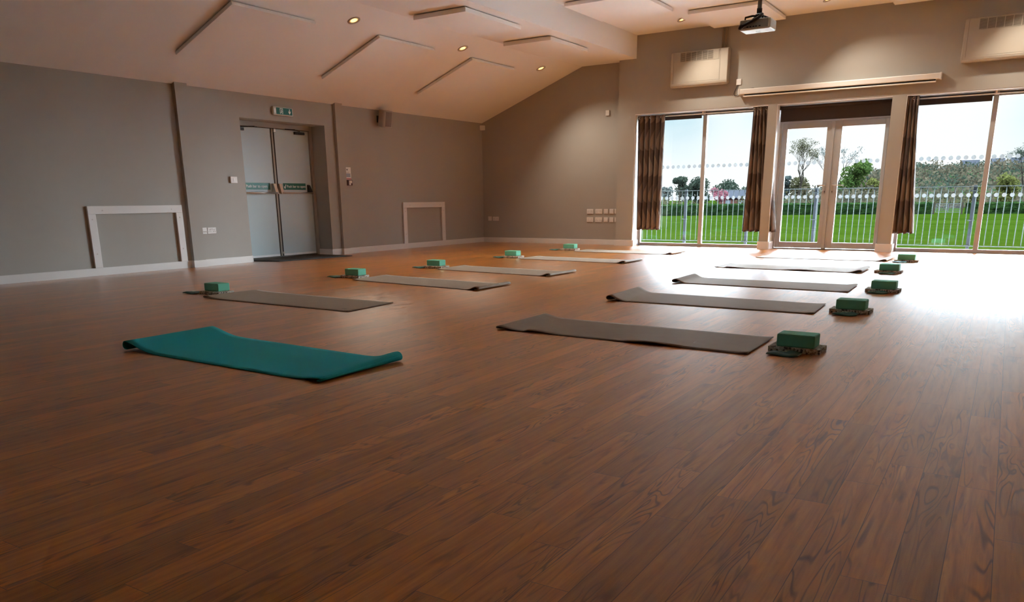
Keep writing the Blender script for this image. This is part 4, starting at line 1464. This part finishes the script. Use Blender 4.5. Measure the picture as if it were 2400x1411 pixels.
rnd = random.Random(21)
mb = MB()
for _ in range(230):
    x = rnd.uniform(-34, 6)
    y = rnd.uniform(122, 214)
    s_ = rnd.uniform(1.1, 2.5)
    z = hill_at(x, y)
    cards(mb, (x, y, z+s_*.35), (s_*1.25, s_, s_*.75), 46, s_*.16, rnd)
o = mb.build('hillside_scrub', 'leaf_scrub', fix=False)
tag(o, 'tangled brown-green scrub covering the hillside behind the hedge', 'scrub', kind='stuff')
mb = MB()
for _ in range(90):
    x = rnd.uniform(-30, 4)
    y = rnd.uniform(150, 226)
    s_ = rnd.uniform(1.0, 2.2)
    z = hill_at(x, y)
    cards(mb, (x, y, z+s_*.35), (s_*1.3, s_, s_*.6), 46, s_*.16, rnd)
o = mb.build('hillside_bushes', 'leaf_dark', fix=False)
tag(o, 'dark green bushes scattered among the scrub on the hillside', 'bushes', kind='stuff')
mb = MB()
for _ in range(60):
    x = rnd.uniform(-60, -6)
    y = 96+(x+60)*.05+rnd.uniform(0, 8)
    s_ = rnd.uniform(.7, 1.3)
    cards(mb, (x, y, GZ+s_*.6), (s_*1.5, s_, s_*.9), 60, s_*.16, rnd)
o = mb.build('undergrowth', 'leaf_olive', fix=False)
tag(o, 'olive undergrowth along the back of the hedge', 'undergrowth', kind='stuff')


def house(x, y, z, w, d, h, rh, wallm, lab, gable_x=True, chim=True, wins=2):
    t = thing('house', lab, 'house', (x, y, z))
    MB().box(x-w/2, x+w/2, y-d/2, y+d/2, z-1.5, z+h).build('wall', wallm, t)
    ov = .25
    if gable_x:   # ridge runs along x, gables face left and right
        MB().prism([(y-d/2, z+h), (y+d/2, z+h), (y, z+h+rh)], 0, x-w/2, x+w/2).build('gable', wallm, t)
        mb = MB()
        for s_ in (-1, 1):
            e0, r0_ = Vector((0, y+s_*(d/2+ov), z+h-.15)), Vector((0, y, z+h+rh+.12))
            mb.add([(x-w/2-ov, e0.y, e0.z), (x+w/2+ov, e0.y, e0.z), (x+w/2+ov, r0_.y, r0_.z), (x-w/2-ov, r0_.y, r0_.z), (x-w/2-ov, e0.y, e0.z+.12), (x+w/2+ov, e0.y, e0.z+.12), (x+w/2+ov, r0_.y, r0_.z+.12), (x-w/2-ov, r0_.y, r0_.z+.12)], [(0, 1, 2, 3), (4, 5, 6, 7), (0, 1, 5, 4), (1, 2, 6, 5), (2, 3, 7, 6), (3, 0, 4, 7)])
    else:
        MB().prism([(x-w/2, z+h), (x+w/2, z+h), (x, z+h+rh)], 1, y-d/2, y+d/2).build('gable', wallm, t)
        mb = MB()
        for s_ in (-1, 1):
            ex, ez, rx, rz = x+s_*(w/2+ov), z+h-.15, x, z+h+rh+.12
            mb.add([(ex, y-d/2-ov, ez), (ex, y+d/2+ov, ez), (rx, y+d/2+ov, rz), (rx, y-d/2-ov, rz), (ex, y-d/2-ov, ez+.12), (ex, y+d/2+ov, ez+.12), (rx, y+d/2+ov, rz+.12), (rx, y-d/2-ov, rz+.12)], [(0, 1, 2, 3), (4, 5, 6, 7), (0, 1, 5, 4), (1, 2, 6, 5), (2, 3, 7, 6), (3, 0, 4, 7)])
    mb.build('roof', 'roof_far', t)
    if chim:
        MB().box(x+w*.36, x+w*.44, y-.3, y+.3, z+h+rh*.5, z+h+rh+.9).build('chimney', 'brick_far', t)
    for k in range(wins):
        xx = x-w/2+w*(k+.7)/(wins+.4)
        wn_ = MB().box(xx-.35, xx+.35, y-d/2-.04, y-d/2+.02, z+h-1.4, z+h-.4).build('window', 'pane_far', t)
    return t


house(-13.6, 236, hill_at(-13.6, 236)-.3, 3.6, 3.2, .9, 1.5, 'render_far', 'pale rendered house with grey roof on the hilltop', True, False)
house(-8.1, 240, hill_at(-8.1, 240)-.3, 3.2, 3.4, 1.6, 1.2, 'brick_far', 'red brick house with chimney on the hilltop', True, True)
house(-18.6, 238, hill_at(-18.6, 238)-.6, 2.6, 2.6, .5, .9, 'render_far', 'low white cottage half hidden on the hilltop left of the other houses', True, False, 1)
house(-1.6, 236, hill_at(-1.6, 236)-.2, 6.4, 3.6, 1.0, 1.7, 'brick_far', 'grey-roofed house on the hilltop behind the dark tree at the right edge', True, False)
house(-34.2, 112, GZ+.4, 4.6, 3.2, 1.3, .8, 'brick_far', 'low brick building with grey roof behind the hedge on the left', True, False)

# trees
G = 'dark trees beyond the field on the left'
leaf_tree('pine_tree', -61.4, 160, GZ, 5.0, 3.4, 'leaf_dark', 'flat-topped pine standing clear of the dark trees on the far left', 31, grp=G, n=900, low=.70, size=.22)
leaf_tree('broadleaf_tree', -57.2, 160, GZ, 4.7, 6.6, 'leaf_dark', 'rounded dark tree seen just left of the left window mullion', 32, grp=G, n=1700, low=.05, size=.24)
leaf_tree('broadleaf_tree', -62.0, 165, GZ, 3.6, 4.6, 'leaf_dark', 'low dark tree under the flat-topped pine', 37, grp=G, n=1300, low=.02, size=.24)
leaf_tree('broadleaf_tree', -65.4, 162, GZ, 4.1, 3.8, 'leaf_blue', 'bluish tree at the far left behind the curtain edge', 33, grp=G, n=900, low=.02, size=.24)
leaf_tree('broadleaf_tree', -51.2, 160, GZ, 4.6, 5.6, 'leaf_dark', 'dome-shaped dark tree to the right of the left window mullion', 34, grp=G, n=1700, low=.03, size=.24)
leaf_tree('broadleaf_tree', -46.4, 160, GZ, 3.5, 4.8, 'leaf_dark', 'lower dark tree beside the middle curtain', 35, grp=G, n=1300, low=.03, size=.24)
leaf_tree('blossom_bush', -33.6, 101, GZ, 2.05, 2.6, 'leaf_pink', 'pink blossoming bush behind the hedge in the left window', 36, 'bush', n=900, low=.45, size=.13)
leaf_tree('conifer', -39.7, 160, GZ, 5.3, 2.6, 'leaf_blue', 'dark conifer just inside the left edge of the glazed door', 41, n=900, low=.05, size=.22, clumps=7)
leaf_tree('shrub', -37.4, 160, GZ, 4.4, 6.0, 'leaf_olive', 'olive-coloured thicket at the foot of the bare tree', 42, 'shrub', n=1700, low=.02, size=.24, trunk=False)
leaf_tree('broadleaf_tree', -26.2, 155, GZ, 7.0, 6.2, 'leaf_mid', 'bright green tree seen through the right glazed door', 43, n=2600, low=.08, size=.24, clumps=14)
leaf_tree('shrub', -22.6, 150, GZ, 4.2, 3.4, 'leaf_yellow', 'yellow-green shrub beside the bright green tree', 44, 'shrub', n=1100, low=.1, size=.2, trunk=False)
leaf_tree('broadleaf_tree', -29.0, 170, GZ, 5.2, 4.2, 'leaf_olive', 'pale olive tree behind the bright green tree', 45, n=1200, low=.05, size=.24)
leaf_tree('broadleaf_tree', -32.6, 235, .5, 8.3, 6.5, 'leaf_blue', 'hazy blue-green tree far behind, next to the right-hand curtain', 46, n=1200, low=.05, size=.35)
leaf_tree('shrub', -25.2, 238, hill_at(-25.2, 238)-.5, 8.7, 4.8, 'leaf_dark', 'rounded dark bush on the skyline next to the right-hand curtain', 47, 'shrub', n=1300, low=.02, size=.26, trunk=False)
leaf_tree('shrub', -2.6, 121, GZ, 3.5, 3.6, 'leaf_yellow', 'yellow-green shrub behind the hedge at the right edge', 48, 'shrub', n=1500, low=.03, size=.17, trunk=False)
leaf_tree('shrub', -5.2, 114, GZ, 2.2, 2.6, 'leaf_yellow', 'smaller yellow-green shrub behind the hedge near the right mullion', 49, 'shrub', n=900, low=.03, size=.15, trunk=False)


def bare_tree(x, y, base, top_, lab, seed, depth, tw=None, mat=None, spread=.62, w=1.0, group=None):
    rnd = random.Random(seed)
    t = thing('bare_tree', lab, 'tree', (x, y, base), group)
    H = top_-base
    mb = MB()
    tips = branch(mb, (x, y, base-.3), Vector((.03, 0, 1)), H*.36*w, H*.028, depth, rnd, spread, .20, 6)
    zt = max(p[2] for p in mb.v)
    k = (top_-base)/(zt-base)
    mb.v = [(p[0], p[1], base+(p[2]-base)*k) for p in mb.v]
    mb.build('branches', 'bark', t)
    if mat:
        m2 = MB()
        for q in tips:
            cards(m2, (q.x, q.y, base+(q.z-base)*k), (tw, tw, tw*.8), 5, tw*.22, rnd)
        m2.build('twigs', mat, t, fix=False)
    return t


bare_tree(-34.9, 150, GZ, 10.6, 'tall bare tree with spreading branches seen through the left glazed door', 51, 5, .45, 'leaf_olive', .70)
bare_tree(-29.9, 158, GZ, 9.6, 'pale bare tree partly hidden by the middle stile of the glazed doors', 57, 4, .5, 'leaf_blue', .85)
bare_tree(-1.2, 128, GZ, 7.2, 'dark bare tree at the right edge of the picture', 53, 5, .35, 'leaf_dark', .60)
bare_tree(-22.6, 244, hill_at(-22.6, 244), 10.2, 'thin bare tree on the skyline next to the rounded dark bush', 54, 4, None, None, .62)
bare_tree(-17.4, 246, hill_at(-17.4, 246), 8.8, 'small bare tree on the skyline left of the pale house', 55, 3, None, None, .62)

for ob in list(bpy.data.objects):
    if 'org' in ob:
        del ob['org']
